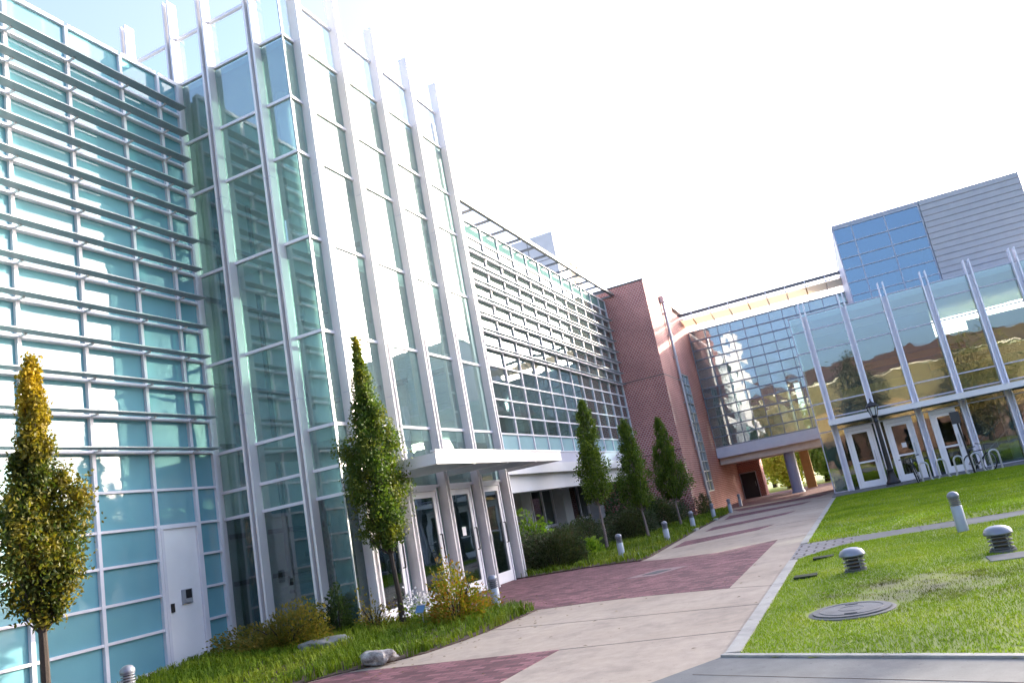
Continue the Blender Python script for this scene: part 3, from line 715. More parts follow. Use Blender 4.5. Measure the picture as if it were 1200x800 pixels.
MB().box(-1.45, 4.5, 42.0, 42.2, 3.21, 7.49).build('upper_back_wall', slate, pav)
MB().box(4.5, 31, 42.3, 42.5, 3.21, 6.2).build('upper_back_wall', greenwall, pav)
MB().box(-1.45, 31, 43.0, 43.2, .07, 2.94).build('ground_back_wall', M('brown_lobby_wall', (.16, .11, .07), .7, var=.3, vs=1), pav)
MB().box(-.7, 2.4, 40.0, 40.3, .07, 1.25).build('reception_desk', wood, pav)
for x0, x1, z0, z1, m_ in ((-.2, 3.0, 4.1, 4.6, tanwall), (1.0, 5.5, 5.3, 5.6, wood), (3.8, 12, 4.6, 5.0, wood), (5.8, 12, 5.8, 6.5, tanwall)):
    MB().box(x0, x1, 41.2, 41.3, z0, z1).build('gallery_front', m_, pav)
s = MB()
for i in range(14): s.box(4.6 + i * .26, 4.88 + i * .26, 38.2, 39.6, .1 + i * .2, .2 + i * .2)
s.build('stair', tanwall, pav)
s = MB(); s.tube([(4.5, 38.2, 1.05), (8.2, 38.2, 3.8)], .04, 6); s.tube([(4.5, 38.2, .5), (8.2, 38.2, 3.25)], .03, 6)
for i in range(8): s.tube([(4.6 + i * .5, 38.2, .1 + i * .37), (4.6 + i * .5, 38.2, 1.1 + i * .37)], .015, 6)
s.build('stair_rail', steel, pav)
ct = MB()
for i in range(9): ct.tube([(-1.42 + .055 * i, YP + .35 + .05 * (i % 2), .1), (-1.42 + .055 * i, YP + .35 + .05 * (i % 2), 7.4)], .03, 6)
ct.build('curtain', M('curtain', (.35, .42, .38), .8), pav)
for x, y in ((.8, 38.5), (5.7, 38.5), (10.7, 38.5)): MB().lathe([(.18, .07), (.18, 2.94)], x, y, 20).build('inner_column', whitecol, pav, True)

# upper block on the pavilion roof
up = root('upper_block', 'blue glass and grey siding block rising above the pavilion roof', 'rooftop block', (5, 42, 7.75))
YU = 38.0; fu = F((0, YU, 0), (1, 0, 0), (0, -1, 0))
XU = [1.33, 2.12, 3.52, 4.95]; ZU = [7.85, 8.39, 9.0, 9.62, 10.16, 10.86, 11.6]
fr = MB()
for u in XU: fu.bar(fr, u - .025, u + .025, -.05, .03, 7.78, 11.6)
for z in ZU:
    for a, b in zip(XU[:-1], XU[1:]): fu.bar(fr, a + .026, b - .026, -.05, .03, z - .022, z + .022)
fu.bar(fr, 1.3, 4.98, -.05, .03, 11.622, 11.719)
fr.build('window_frame', M('block_mullion', (.34, .37, .44), .4), up)
panes(fu, [(a + .01, b - .01, z0 + .01, z1 - .01) for a, b in zip(XU[:-1], XU[1:]) for z0, z1 in zip(ZU[:-1], ZU[1:])], 'window', gl_box, up, n=-.02, jit=.002)
sd = MB(); z = 7.76; prof = []
while z < 11.72:
    prof += [(YU - .025, z), (YU - .06, z + .02), (YU - .06, z + .235), (YU - .025, z + .245)]; z += .27
prof = [(YU + .3, 7.76)] + prof + [(YU + .3, prof[-1][1])]
sd.extrude([(5.0, y, zz) for y, zz in prof], (3.92, 0, 0)); sd.build('siding', M('grey_siding', (.36, .365, .39), .45, .1, var=.05), up)
MB().box(1.36, 8.88, 48, 48.2, 7.76, 11.6).box(1.31, 1.36, YU + .1, 48, 7.76, 11.6).box(8.84, 8.9, YU + .31, 48, 7.76, 11.7).box(5.0, 5.06, YU + .31, 47.9, 7.76, 11.6).build('wall', lav, up)
MB().box(1.3, 8.94, YU - .055, 48.2, 11.72, 11.79).build('roof', lav, up)
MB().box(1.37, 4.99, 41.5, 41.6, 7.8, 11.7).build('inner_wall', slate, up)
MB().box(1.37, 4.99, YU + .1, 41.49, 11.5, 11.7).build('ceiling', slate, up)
for x in (2.9, 4.1): MB().box(x, x + .5, 39.4, 39.5, 7.8, 9.5).build('blind', whitewarm, up)

# ------------------------------------------------------------------ planting
def leaf_cloud(pts, size, seed, asp=.55, up=.0, dirs=None):
    """one folded leaf (two triangles sharing the midrib) per point"""
    r = np.random.default_rng(seed); n = len(pts)
    d = r.normal(0, 1, (n, 3)); d[:, 2] += up
    if dirs is not None: d = d * .7 + dirs
    d /= np.linalg.norm(d, axis=1)[:, None]
    e = np.cross(d, r.normal(0, 1, (n, 3))); e /= np.linalg.norm(e, axis=1)[:, None] + 1e-9
    g = np.cross(d, e); s = (size * r.uniform(.65, 1.3, n))[:, None]
    base = pts - d * s * .5; tip = pts + d * s * .5
    l = pts + e * s * asp * .5 + g * s * .12; q = pts - e * s * asp * .5 + g * s * .12
    v = np.stack([base, l, tip, q], 1).reshape(-1, 3); k = np.arange(n)[:, None] * 4
    idx = np.concatenate([k, k + 1, k + 2, k, k + 2, k + 3], 1).ravel()
    return v, idx
bark = M('bark', (.035, .027, .022), .9, var=.3, vs=25, b=.6, bs=60)
barkpale = M('pale_bark', (.20, .16, .15), .9, var=.25, vs=25, b=.4, bs=60)
def tree(label, loc, H, c0, prof, nleaf, size, m, group, seed, lean=(0, 0), nclump=110, sig=.088, bk=bark, tr=.05):
    """columnar tree: prof = [(t, radius)] along the crown, clumps of leaves on upswept limbs"""
    r = np.random.default_rng(seed); t = root('columnar_tree', label, 'tree', loc, group)
    L_ = Vector(loc); P = lambda z: Vector((L_.x + lean[0] * z / H, L_.y + lean[1] * z / H, L_.z + z))
    tk = MB(); zs = np.linspace(-.1, H * .93, 9)
    tk.tube([P(z) + Vector((.018 * math.sin(3 * z + seed), .018 * math.cos(2.3 * z), 0)) for z in zs], [tr * (1 - .85 * max(0, z) / H) + (.02 if z < .05 else 0) for z in zs], 9)
    tko = tk.build('trunk', bk, t, True)
    ts = [p[0] for p in prof]; rs = [p[1] for p in prof]; lim = MB(); cen = []; w = []
    ph = r.uniform(0, 6.28, 4)
    for i in range(nclump):
        u = (i + r.random()) / nclump; u = u ** .92; R = np.interp(u, ts, rs)
        a = 2.399 * i + r.normal(0, .5); rad = R * r.uniform(.3, .95) * (1 + .24 * math.sin(2 * a + 11 * u + ph[0]) + .2 * math.sin(3 * a - 23 * u + ph[1]))
        z = c0 + u * (H - c0); c = P(z) + Vector((rad * math.cos(a), rad * math.sin(a), 0)); cen.append(c); w.append((.12 + R) * r.uniform(.35, 1.6))
        if R > .12 and i % 2 == 0:
            z0 = max(c0 - .15, z - rad * 1.5 - .1); b0 = P(z0); lim.tube([b0, b0.lerp(c, .5) + Vector((0, 0, -.04)), c], [.014, .01, .004], 5)
    lim.build('branches', bk, tko)
    cen = np.array([tuple(c) for c in cen]); w = np.array(w); w /= w.sum()
    k = r.choice(len(cen), nleaf, p=w); rr = np.interp((cen[k, 2] - L_.z - c0) / (H - c0), ts, rs)
    off = r.normal(0, 1, (nleaf, 3)) * (sig * np.clip(rr / max(rs), .42, 1))[:, None]; off[:, 2] *= 1.35
    pts = cen[k] + off
    # stray shoots
    ns = nleaf // 40; a = r.uniform(0, 2 * np.pi, ns); u = r.uniform(.0, 1.02, ns); R = np.interp(u, ts, rs) * r.uniform(1.0, 1.25, ns)
    z = c0 + u * (H - c0); sp = np.c_[L_.x + lean[0] * z / H + R * np.cos(a), L_.y + lean[1] * z / H + R * np.sin(a), L_.z + z]; pts = np.r_[pts, sp]
    v, idx = leaf_cloud(pts, size, seed, up=.35); v -= np.array(loc)
    o = link('crown', np_mesh('crown', v, 3, idx), m, t); return t
GRN = [(.035, .075, .012), (.055, .105, .014), (.085, .135, .018), (.05, .095, .02)]
hb1 = leaf_mat('hornbeam_gold_top', [(.025, .045, .008), (.045, .07, .011), (.085, .095, .013), (.04, .06, .010)], (.34, .23, .016), (3.2, 5.1))  # leaf colour shifts towards gold higher up the crown
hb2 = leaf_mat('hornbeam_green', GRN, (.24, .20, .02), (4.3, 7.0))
hb3 = leaf_mat('hornbeam_far', [(.045, .085, .012), (.085, .14, .015), (.15, .21, .025), (.07, .12, .015)])
G1 = 'columnar trees along the left planting'
tree('columnar tree with golden topped crown at the left edge, before the louvred wing', (-9.0, 6.35, .1), 4.38, 1.25, [(0, .15), (.08, .33), (.22, .44), (.40, .43), (.50, .32), (.58, .22), (.75, .17), (.93, .10), (1, .03)], 25000, .06, hb1, G1, 11, nclump=170, tr=.058)
tree('green columnar tree with a thin pointed tip in front of the tower entrance', (-7.85, 12.0, .05), 5.2, 1.38, [(0, .16), (.1, .42), (.25, .53), (.45, .54), (.58, .34), (.68, .25), (.78, .20), (.86, .07), (.93, .03), (1, .02)], 33000, .056, hb2, G1, 12, nclump=190, lean=(-.15, 0), tr=.05)
tree('tall narrow green tree nearest the tower canopy in the hedge bed', (-8.05, 24.4, .05), 4.75, 1.5, [(0, .22), (.12, .46), (.35, .47), (.55, .36), (.72, .28), (.9, .22), (1, .06)], 13000, .075, hb3, G1, 13, nclump=150, bk=barkpale, tr=.045, lean=(.15, 0))
tree('green columnar tree second in the hedge bed, before the brick block edge', (-7.45, 27.3, .05), 4.1, 1.05, [(0, .25), (.12, .52), (.35, .55), (.6, .42), (.8, .28), (.95, .16), (1, .05)], 13000, .075, hb3, G1, 14, nclump=150, bk=barkpale, tr=.045)
tree('green columnar tree farthest along the hedge bed, before the red brick wall', (-7.2, 31.6, .05), 4.3, 1.1, [(0, .35), (.1, .72), (.3, .72), (.5, .52), (.7, .34), (.9, .22), (1, .06)], 16000, .077, hb3, G1, 15, nclump=170, bk=barkpale, tr=.045)

def bush(name, label, cat, c, rad, n, size, m, seed, group=None, shape=2.4, core=True, noise_=.10, corem=None, up=.3):
    r = np.random.default_rng(seed); t = root(name, label, cat, c, group)
    d = r.normal(0, 1, (n, 3)); d[:, 2] = np.abs(d[:, 2]) - .25 * r.random(n); d /= (np.abs(d) ** shape).sum(1)[:, None] ** (1 / shape)
    lump = 1 + noise_ * np.sin(4 * d[:, 0] + 3 * d[:, 1] + seed) + noise_ * np.sin(7 * d[:, 1] - 5 * d[:, 2] + 2 * seed) + r.normal(0, .05, n)
    s = r.random(n) ** .25 * lump
    pts = d * s[:, None] * np.array(rad); pts[:, 2] = np.maximum(pts[:, 2], .02 + .05 * r.random(n))
    v, idx = leaf_cloud(pts, size, seed, up=up, dirs=d * .8)
    link('foliage', np_mesh('foliage', v, 3, idx), m, t)
    sb = MB()
    for i in range(9):
        a = 2.4 * i; e = Vector((.55 * rad[0] * math.cos(a), .55 * rad[1] * math.sin(a), rad[2] * .75)); O_ = Vector(c)
        sb.tube([O_ + Vector((.04 * math.cos(a), .04 * math.sin(a), -.05)), O_ + e * .5 + Vector((0, 0, .05)), O_ + e], [.014, .01, .004], 5)
    sb.build('stems', bark, t)
    return t
hedgem = leaf_mat('dark_hedge_leaves', [(.035, .055, .025), (.055, .085, .032), (.08, .105, .04), (.095, .07, .05)], trans=.2)
lime = leaf_mat('lime_leaves', [(.10, .19, .02), (.17, .28, .03), (.24, .34, .05)])
shrubm = leaf_mat('golden_shrub_leaves', [(.10, .11, .02), (.19, .17, .03), (.28, .20, .04), (.12, .14, .02)])
shrub2 = leaf_mat('nandina_leaves', [(.10, .15, .015), (.20, .22, .02), (.32, .24, .02), (.34, .12, .03)])
darkl = leaf_mat('dark_evergreen_leaves', [(.02, .04, .015), (.035, .065, .02), (.05, .08, .025)])
G2 = 'clipped dark hedges in the bed'
for i, (c, rd, lb) in enumerate((
    ((-8.35, 20.6, 0), (.85, 1.0, .95), 'rounded dark clipped hedge ball right beside the tower entrance'),
    ((-9.2, 24.6, 0), (.85, 2.6, 1.0), 'long dark clipped hedge behind the nearest hedge bed tree'),
    ((-8.5, 28.8, 0), (.85, 2.1, .98), 'dark clipped hedge behind the middle hedge bed trees'),
    ((-8.6, 34.0, 0), (.9, 2.9, 1.1), 'dark hedge in front of the brick block'),
    ((-8.05, 38.3, 0), (.7, 1.6, 1.05), 'farthest dark hedge against the brick stair block'))):
    bush('clipped_hedge', lb, 'hedge', c, rd, 14000, .07, hedgem, 30 + i, G2, 4)
bush('lime_shrub', 'tall lime green leafy shrub behind the rounded hedge ball', 'shrub', (-9.35, 21.6, 0), (.65, .8, 1.55), 1500, .13, lime, 41)
bush('golden_grass_shrub', 'small bright yellow green shrub between hedge ball and long hedge', 'shrub', (-8.0, 22.5, 0), (.45, .6, .55), 900, .13, lime, 42, up=1.2)
bush('evergreen_shrub', 'tall loose dark evergreen shrub behind the second hedge bed tree', 'shrub', (-9.0, 31.4, 0), (1.0, 1.6, 2.3), 3000, .12, darkl, 43)
bush('spreading_shrub', 'wide golden green shrub against the tower base by the boulders', 'shrub', (-9.6, 11.0, .1), (1.05, .62, .55), 9000, .06, shrubm, 44, noise_=.25, shape=2)
bush('upright_shrub', 'small dark upright shrub standing against the tower corner glass', 'shrub', (-8.9, 11.6, .1), (.30, .28, .75), 2200, .06, darkl, 45, noise_=.2)
bush('nandina_shrub', 'loose shrub with red and yellow tinged leaves beside the entrance bollard', 'shrub', (-6.75, 11.95, .03), (.62, .55, .82), 4500, .062, shrub2, 46, noise_=.28, shape=2)
bush('sapling_shrub', 'thin pale leafed shrub at the foot of the entrance tree', 'shrub', (-8.25, 11.75, .08), (.40, .32, .55), 800, .055, shrubm, 47, noise_=.3, shape=2)
# white flowering plants
wf = M('white_petals', (.75, .74, .72), .6)
for i, (c, lb) in enumerate((((-7.7, 12.25, .05), 'clump of small white flowers behind the entrance tree trunk'), ((-7.0, 12.55, .03), 'clump of white flowers behind the red tinged shrub'))):
    r = np.random.default_rng(60 + i); t = root('white_flowers', lb, 'flowers', c, 'white flowers by the entrance')
    p = r.normal(0, 1, (200, 3)) * np.array([.17, .14, .10]) + np.array([0, 0, .36]); v, idx = leaf_cloud(p, .05, 60 + i, .9); link('blossom', np_mesh('blossom', v, 3, idx), wf, t)
    p = r.normal(0, 1, (260, 3)) * np.array([.16, .14, .1]) + np.array([0, 0, .2]); v, idx = leaf_cloud(p, .06, 62 + i); link('leaves', np_mesh('leaves', v, 3, idx), lime, t)
# small blue marker sign
t = root('garden_marker', 'small blue marker sign on a stake in front of the white flowers', 'marker sign', (-7.35, 11.85, .05))
MB().tube([(-7.35, 11.85, .0), (-7.35, 11.85, .3)], .012, 6).build('stake', alum, t)
MB().hexa([(-7.46, 11.80, .28), (-7.26, 11.74, .28), (-7.26, 11.84, .38), (-7.46, 11.90, .38), (-7.46, 11.80, .29), (-7.26, 11.74, .29), (-7.26, 11.84, .39), (-7.46, 11.90, .39)]).build('panel', M('blue_sign', (.10, .22, .42), .4), t)

# planting beds
def bed_h(x, yy): return .015 + .10 * min(1, max(0, (-6.9 - x + .35 * (yy - 8.5)) / 3.0)) if yy < 13 else .03
def poly_in(poly):
    P_ = np.array(poly)
    def f(x, y):
        c = False; j = len(P_) - 1
        for i in range(len(P_)):
            if (P_[i, 1] > y) != (P_[j, 1] > y) and x < (P_[j, 0] - P_[i, 0]) * (y - P_[i, 1]) / (P_[j, 1] - P_[i, 1]) + P_[i, 0]: c = not c
            j = i
        return c
    return f
bedA = bed_edge + [(-6.4, 12.72), (-8.5, 12.6), (-8.7, 12.05), (-11.2, 12.05), (-11.2, 5.0)]
bedB = bed2_edge + [(-7.55, 42.2), (-7.55, 36.85), (-9.6, 36.85), (-9.6, 19.0)]
inA, inB = poly_in(bedA), poly_in(bedB)
def bedmesh(name, poly, h):
    mb = MB(); n = len(poly); mb.v = [(x, y, h(x, y)) for x, y in poly] + [(x, y, -.2) for x, y in poly]
    mb.f = [tuple(range(n))] + [(i, n + i, n + (i + 1) % n, (i + 1) % n) for i in range(n)]
    o = mb.build(name, soil, kind='structure')
    import bmesh as bm_; b = bm_.new(); b.from_mesh(o.data); bm_.ops.triangulate(b, faces=b.faces[:]); b.to_mesh(o.data); b.free(); return o
bedmesh('planting_bed', bedA, lambda x, y: bed_h(x, y)); bedmesh('hedge_bed', bedB, lambda x, y: .03)
def strap(name, f, box, n, hgt, wid, m, hz, seed, clear=()):
    r = np.random.default_rng(seed); x = r.uniform(box[0], box[1], n); y = r.uniform(box[2], box[3], n)
    k = np.array([f(a, b) for a, b in zip(x, y)]); x = x[k]; y = y[k]
    for hx, hy, rr in clear: o = np.hypot(x - hx, y - hy) > rr; x = x[o]; y = y[o]
    # gather the blades into tufts
    tx = np.round(x / .16) * .16; ty = np.round(y / .16) * .16; jit = np.sin(tx * 91.7) * .05
    x = tx + jit + (x - tx) * .55; y = ty + np.cos(ty * 71.3 + tx * 13) * .05 + (y - ty) * .55
    n = len(x); z = np.array([hz(a, b) for a, b in zip(x, y)]); a = np.arctan2(y - ty, x - tx) + r.normal(0, .8, n); h = hgt * r.uniform(.6, 1.2, n) * (1 + .25 * np.sin(2.1 * x + 1.7 * y))
    ca, sa = np.cos(a), np.sin(a); out = h * r.uniform(.35, .95, n); px, py = -sa * wid, ca * wid
    v = np.empty((n, 5, 3))
    v[:, 0] = np.c_[x - px, y - py, z]; v[:, 1] = np.c_[x + px, y + py, z]
    mx, my, mz = x + ca * out * .4, y + sa * out * .4, z + h * .75
    v[:, 2] = np.c_[mx + px * .9, my + py * .9, mz]; v[:, 3] = np.c_[mx - px * .9, my - py * .9, mz]
    v[:, 4] = np.c_[x + ca * out, y + sa * out, z + h * r.uniform(.55, 1.0, n)]
    k = np.arange(n)[:, None] * 5
    idx = np.concatenate([k, k + 1, k + 2, k, k + 2, k + 3, k + 3, k + 2, k + 4], 1).ravel()
    return tag(link(name, np_mesh(name, v.reshape(-1, 3), 3, idx), m), kind='stuff')
strap('lily_turf', inA, (-11.2, -5.4, 5, 12.6), 30000, .155, .006, lirio, bed_h, 5, ((-6.3, 8.9, .24), (-7.0, 12.6, .45), (-10.9, 9, .0)))
strap('hedge_bed_lily_turf', lambda x, y: inB(x, y) and x > -8.6, (-9.6, -5.2, 18.4, 42), 24000, .15, .009, lirio, lambda x, y: .03, 6)

def boulder(label, c, rad, seed, m):
    mb = MB(); r = random.Random(seed); nu, nv = 22, 12; vs = []
    for j in range(nv + 1):
        for i in range(nu):
            th = math.pi * j / nv; ph = 2 * math.pi * i / nu; d = Vector((math.sin(th) * math.cos(ph), math.sin(th) * math.sin(ph), math.cos(th)))
            k = 1 + .16 * math.sin(3 * d.x + 5 * d.y + seed) + .12 * math.sin(7 * d.y - 4 * d.z + seed) + .06 * math.sin(13 * d.x + 9 * d.z) + r.uniform(-.03, .03) * (0 < j < nv)
            e = Vector([math.copysign(abs(q) ** .75, q) for q in d]); vs.append((c[0] + rad[0] * e.x * k, c[1] + rad[1] * e.y * k, c[2] + rad[2] * e.z * k))
    fs = [(j * nu + i, (j + 1) * nu + i, (j + 1) * nu + (i + 1) % nu, j * nu + (i + 1) % nu) for j in range(nv) for i in range(nu)]
    mb.add(vs, fs); return tag(mb.build('boulder', m, None, True), label, 'boulder', 'boulders in the planting bed')
rm, nt, out = nodes('streaked_stone'); P_ = pos(nt)
cc = ramp(nt, noise(nt, P_, 5, 6, .65), [(.36, (.13, .11, .12)), (.47, (.26, .23, .22)), (.62, (.46, .44, .43))])
bsdf(nt, out, cc, .85, 0, 1.4, bump(nt, noise(nt, P_, 18, 6, .7), 1., .04))
boulder('streaked grey and white boulder in the grass at the path side', (-6.35, 8.98, .10), (.24, .14, .085), 3, rm)
boulder('flat pale boulder half hidden in the grass under the golden shrub', (-8.35, 10.55, .12), (.42, .26, .12), 5, M('pale_stone', (.20, .20, .20), .85, var=.2, vs=9, b=.6, bs=20))
k = MB()
for x0, x1, y0, y1 in ((-7.5, -6.6, 26.2, 26.45), (-6.05, -5.7, 27.0, 27.5), (-6.3, -5.8, 31.7, 32.1), (-6.15, -5.6, 20.1, 20.5)): k.box(x0, x1, y0, y1, -.1, .07)
struct('bed_kerbs', k, kerbm)

r = np.random.default_rng(81); nn = 150
lp = np.c_[r.uniform(-7.5, 1.8, nn), r.uniform(7.6, 15, nn), np.full(nn, .014)]
lp[:90, 0] = np.interp(lp[:90, 1], [7.6, 9.5, 12.3, 15], [-6.9, -5.7, -5.3, -7.5]) + np.abs(r.normal(0, .45, 90)); lp[lp[:, 0] > -1.4, 2] = .085
r2 = np.random.default_rng(82); ang = r2.uniform(0, 6.28, nn); sz = r2.uniform(.02, .038, nn); ca, sa = np.cos(ang) * sz, np.sin(ang) * sz
vv = np.stack([np.c_[lp[:, 0] - ca, lp[:, 1] - sa, lp[:, 2]], np.c_[lp[:, 0] + sa * .5, lp[:, 1] - ca * .5, lp[:, 2] + .006], np.c_[lp[:, 0] + ca, lp[:, 1] + sa, lp[:, 2] + .003], np.c_[lp[:, 0] - sa * .5, lp[:, 1] + ca * .5, lp[:, 2] + .008]], 1).reshape(-1, 3)
k_ = np.arange(nn)[:, None] * 4
tag(link('fallen_leaves', np_mesh('fallen_leaves', vv, 3, np.concatenate([k_, k_ + 1, k_ + 2, k_, k_ + 2, k_ + 3], 1).ravel()), leaf_mat('dry_leaves', [(.16, .10, .02), (.10, .055, .02), (.22, .15, .03)], trans=.1)), kind='stuff')

# ------------------------------------------------------------------ bollards and garden lights
def bollard(label, loc, h=.62, ring=False):
    t = root('bollard_light', label, 'bollard', loc, 'bollard lights'); x, y, z = loc; r = .085
    MB().lathe([(r, z - .05), (r, z + h - .23), (r - .006, z + h - .222)], x, y, 24).build('post', bluegrey2, t, True)
    b = MB()
    for k in range(4): q = z + h - .205 + k * .032; b.lathe([(r - .02, q - .005), (r, q), (r, q + .012), (r - .02, q + .017)], x, y, 24)
    b.build('louvre_rings', capm, t, True)
    MB().lathe([(.05, z + h - .23), (.05, z + h - .085)], x, y, 16).build('lamp_core', M('amber_lens', (.35, .27, .16), .3), t, True) if ring else MB().lathe([(.055, z + h - .23), (.055, z + h - .085)], x, y, 16).build('lamp_core', darkmet, t, True)
    MB().lathe([(r + .003, z + h - .09), (r + .006, z + h - .07)] + [((r + .006) * math.cos(a), z + h - .07 + .075 * math.sin(a)) for a in np.linspace(.15, 1.5, 8)], x, y, 24).build('cap', capm, t, True)
    return t
bluegrey2 = M('bollard_paint', (.29, .33, .39), .42, .1, var=.1)
b0 = bollard('grey bollard light beside the red tinged shrub', (-6.45, 12.86, 0))
for loc, lb in (((-8.83, 7.29, .02), 'grey bollard light in the grass below the golden tree'),
                ((-6.22, 19.95, .02), 'grey bollard light at the near corner of the hedge bed'),
                ((-5.75, 23.1, .02), 'grey bollard light second along the hedge bed'),
                ((-5.95, 27.9, .02), 'grey bollard light third along the hedge bed'),
                ((-6.1, 32.9, .02), 'grey bollard light fourth along the hedge bed'),
                ((-5.95, 36.3, 0), 'grey bollard light on the paving near the brick block'),
                ((-6.35, 42.2, 0), 'grey bollard light farthest away, by the underpass')):
    c = copy_tree(b0); c.location = loc; c['label'] = lb
bollard('blue grey bollard light with an amber lens alone in the lawn by the cross path', (1.10, 14.45, .04), .60, True)
def mush(label, loc):
    t = root('garden_light', label, 'garden light', loc, 'low louvred garden lights'); x, y, z = loc
    MB().lathe([(.155, z + .195), (.165, z + .21), (.16, z + .235), (.135, z + .27), (.085, z + .295), (.03, z + .303)], x, y, 28).build('cap', capm, t, True)
    b = MB()
    for k in range(4): q = z + .03 + k * .045; b.lathe([(.09, q + .014), (.138, q), (.138, q + .010), (.09, q + .022)], x, y, 28)
    b.build('louvre_rings', M('light_ring_grey', (.13, .135, .145), .4, .3, var=.1), t, True)
    MB().lathe([(.07, z - .03), (.07, z + .2)], x, y, 16).build('lamp_core', M('bronze_core', (.10, .075, .045), .4), t, True)
    MB().lathe([(.15, z - .04), (.15, z + .015), (.14, z + .02)], x, y, 28).build('base', concgrey, t, True)
    b = MB()
    for k in range(4):
        a = k * math.pi / 2 + .6; b.tube([(x + .12 * math.cos(a), y + .12 * math.sin(a), z), (x + .12 * math.cos(a), y + .12 * math.sin(a), z + .2)], .007, 6)
    b.build('rods', alum, t); return t
mush('low mushroom shaped garden light nearest the kerb in the lawn', (-.47, 11.3, .045))
mush('low mushroom shaped garden light near the utility plate at the right edge', (1.22, 11.35, .045))

# ------------------------------------------------------------------ lamp post, sign post, bike rack, bicycles
lx, ly = .75, 34.0
t = root('street_lamp', 'black lantern street lamp on a fluted base beside the pavilion doors', 'street lamp', (lx, ly, .06))
MB().prism([(lx + .3 * math.cos(a), ly + .3 * math.sin(a)) for a in np.linspace(0, 2 * math.pi, 9)[:-1]], .05, .12).build('footing', concgrey, t)
MB().lathe([(.26, .12), (.27, .18), (.22, .26), (.16, .34), (.135, .5), (.115, .62), (.135, .66), (.10, .72)], lx, ly, 16).build('base', black, t, True)
MB().lathe([(.095, .72), (.07, 2.55), (.10, 2.58), (.075, 2.64), (.07, 2.72), (.13, 2.8), (.08, 2.82)], lx, ly, 12).build('post', black, t, True)
lan = MB()
for a in np.linspace(0, 2 * math.pi, 7)[:-1]: lan.tube([(lx + .12 * math.cos(a), ly + .12 * math.sin(a), 2.82), (lx + .20 * math.cos(a), ly + .20 * math.sin(a), 3.16)], .016, 6)
lan.lathe([(.10, 2.80), (.10, 2.83)], lx, ly, 12); lan.lathe([(.23, 3.15), (.25, 3.18), (.15, 3.30), (.05, 3.36), (.02, 3.42), (.03, 3.45), (.01, 3.5)], lx, ly, 16)
lo = lan.build('lantern', black, t, True)
MB().lathe([(.105, 2.835), (.185, 3.145)], lx, ly, 6).build('glass', M('frosted_glass', (.62, .66, .72), .3), lo)
t = root('sign_post', 'black post with a dark blank sign box in front of the bike rack', 'sign post', (3.32, 32.5, .03))
MB().tube([(3.38, 32.5, 0), (3.30, 32.5, 2.3)], .035, 8).build('post', black, t)
MB().box(3.14, 3.44, 32.44, 32.56, 1.88, 2.32).build('sign_box', M('sign_box_paint', (.03, .035, .045), .4), t, bevel=.01)
t = root('bike_rack', 'long silver wave shaped bike rack in front of the pavilion', 'bike rack', (3.2, 33.0, .02))
pts = []; x = 1.72; rr = .145
for k in range(5):
    for a in np.linspace(math.pi, 0, 9): pts.append((x + rr + rr * math.cos(a), 33.0, .60 + rr * math.sin(a)))
    if k < 4:
        for a in np.linspace(math.pi, 2 * math.pi, 9): pts.append((x + 3 * rr + rr * 1.0 * math.cos(a), 33.0, .17 + rr * math.sin(a)))
    x += 4 * rr
pts = [(1.72, 33.0, -.02)] + pts + [(pts[-1][0], 33.0, -.02)]
MB().tube(pts, .033, 8).build('rail', steel, t, True)
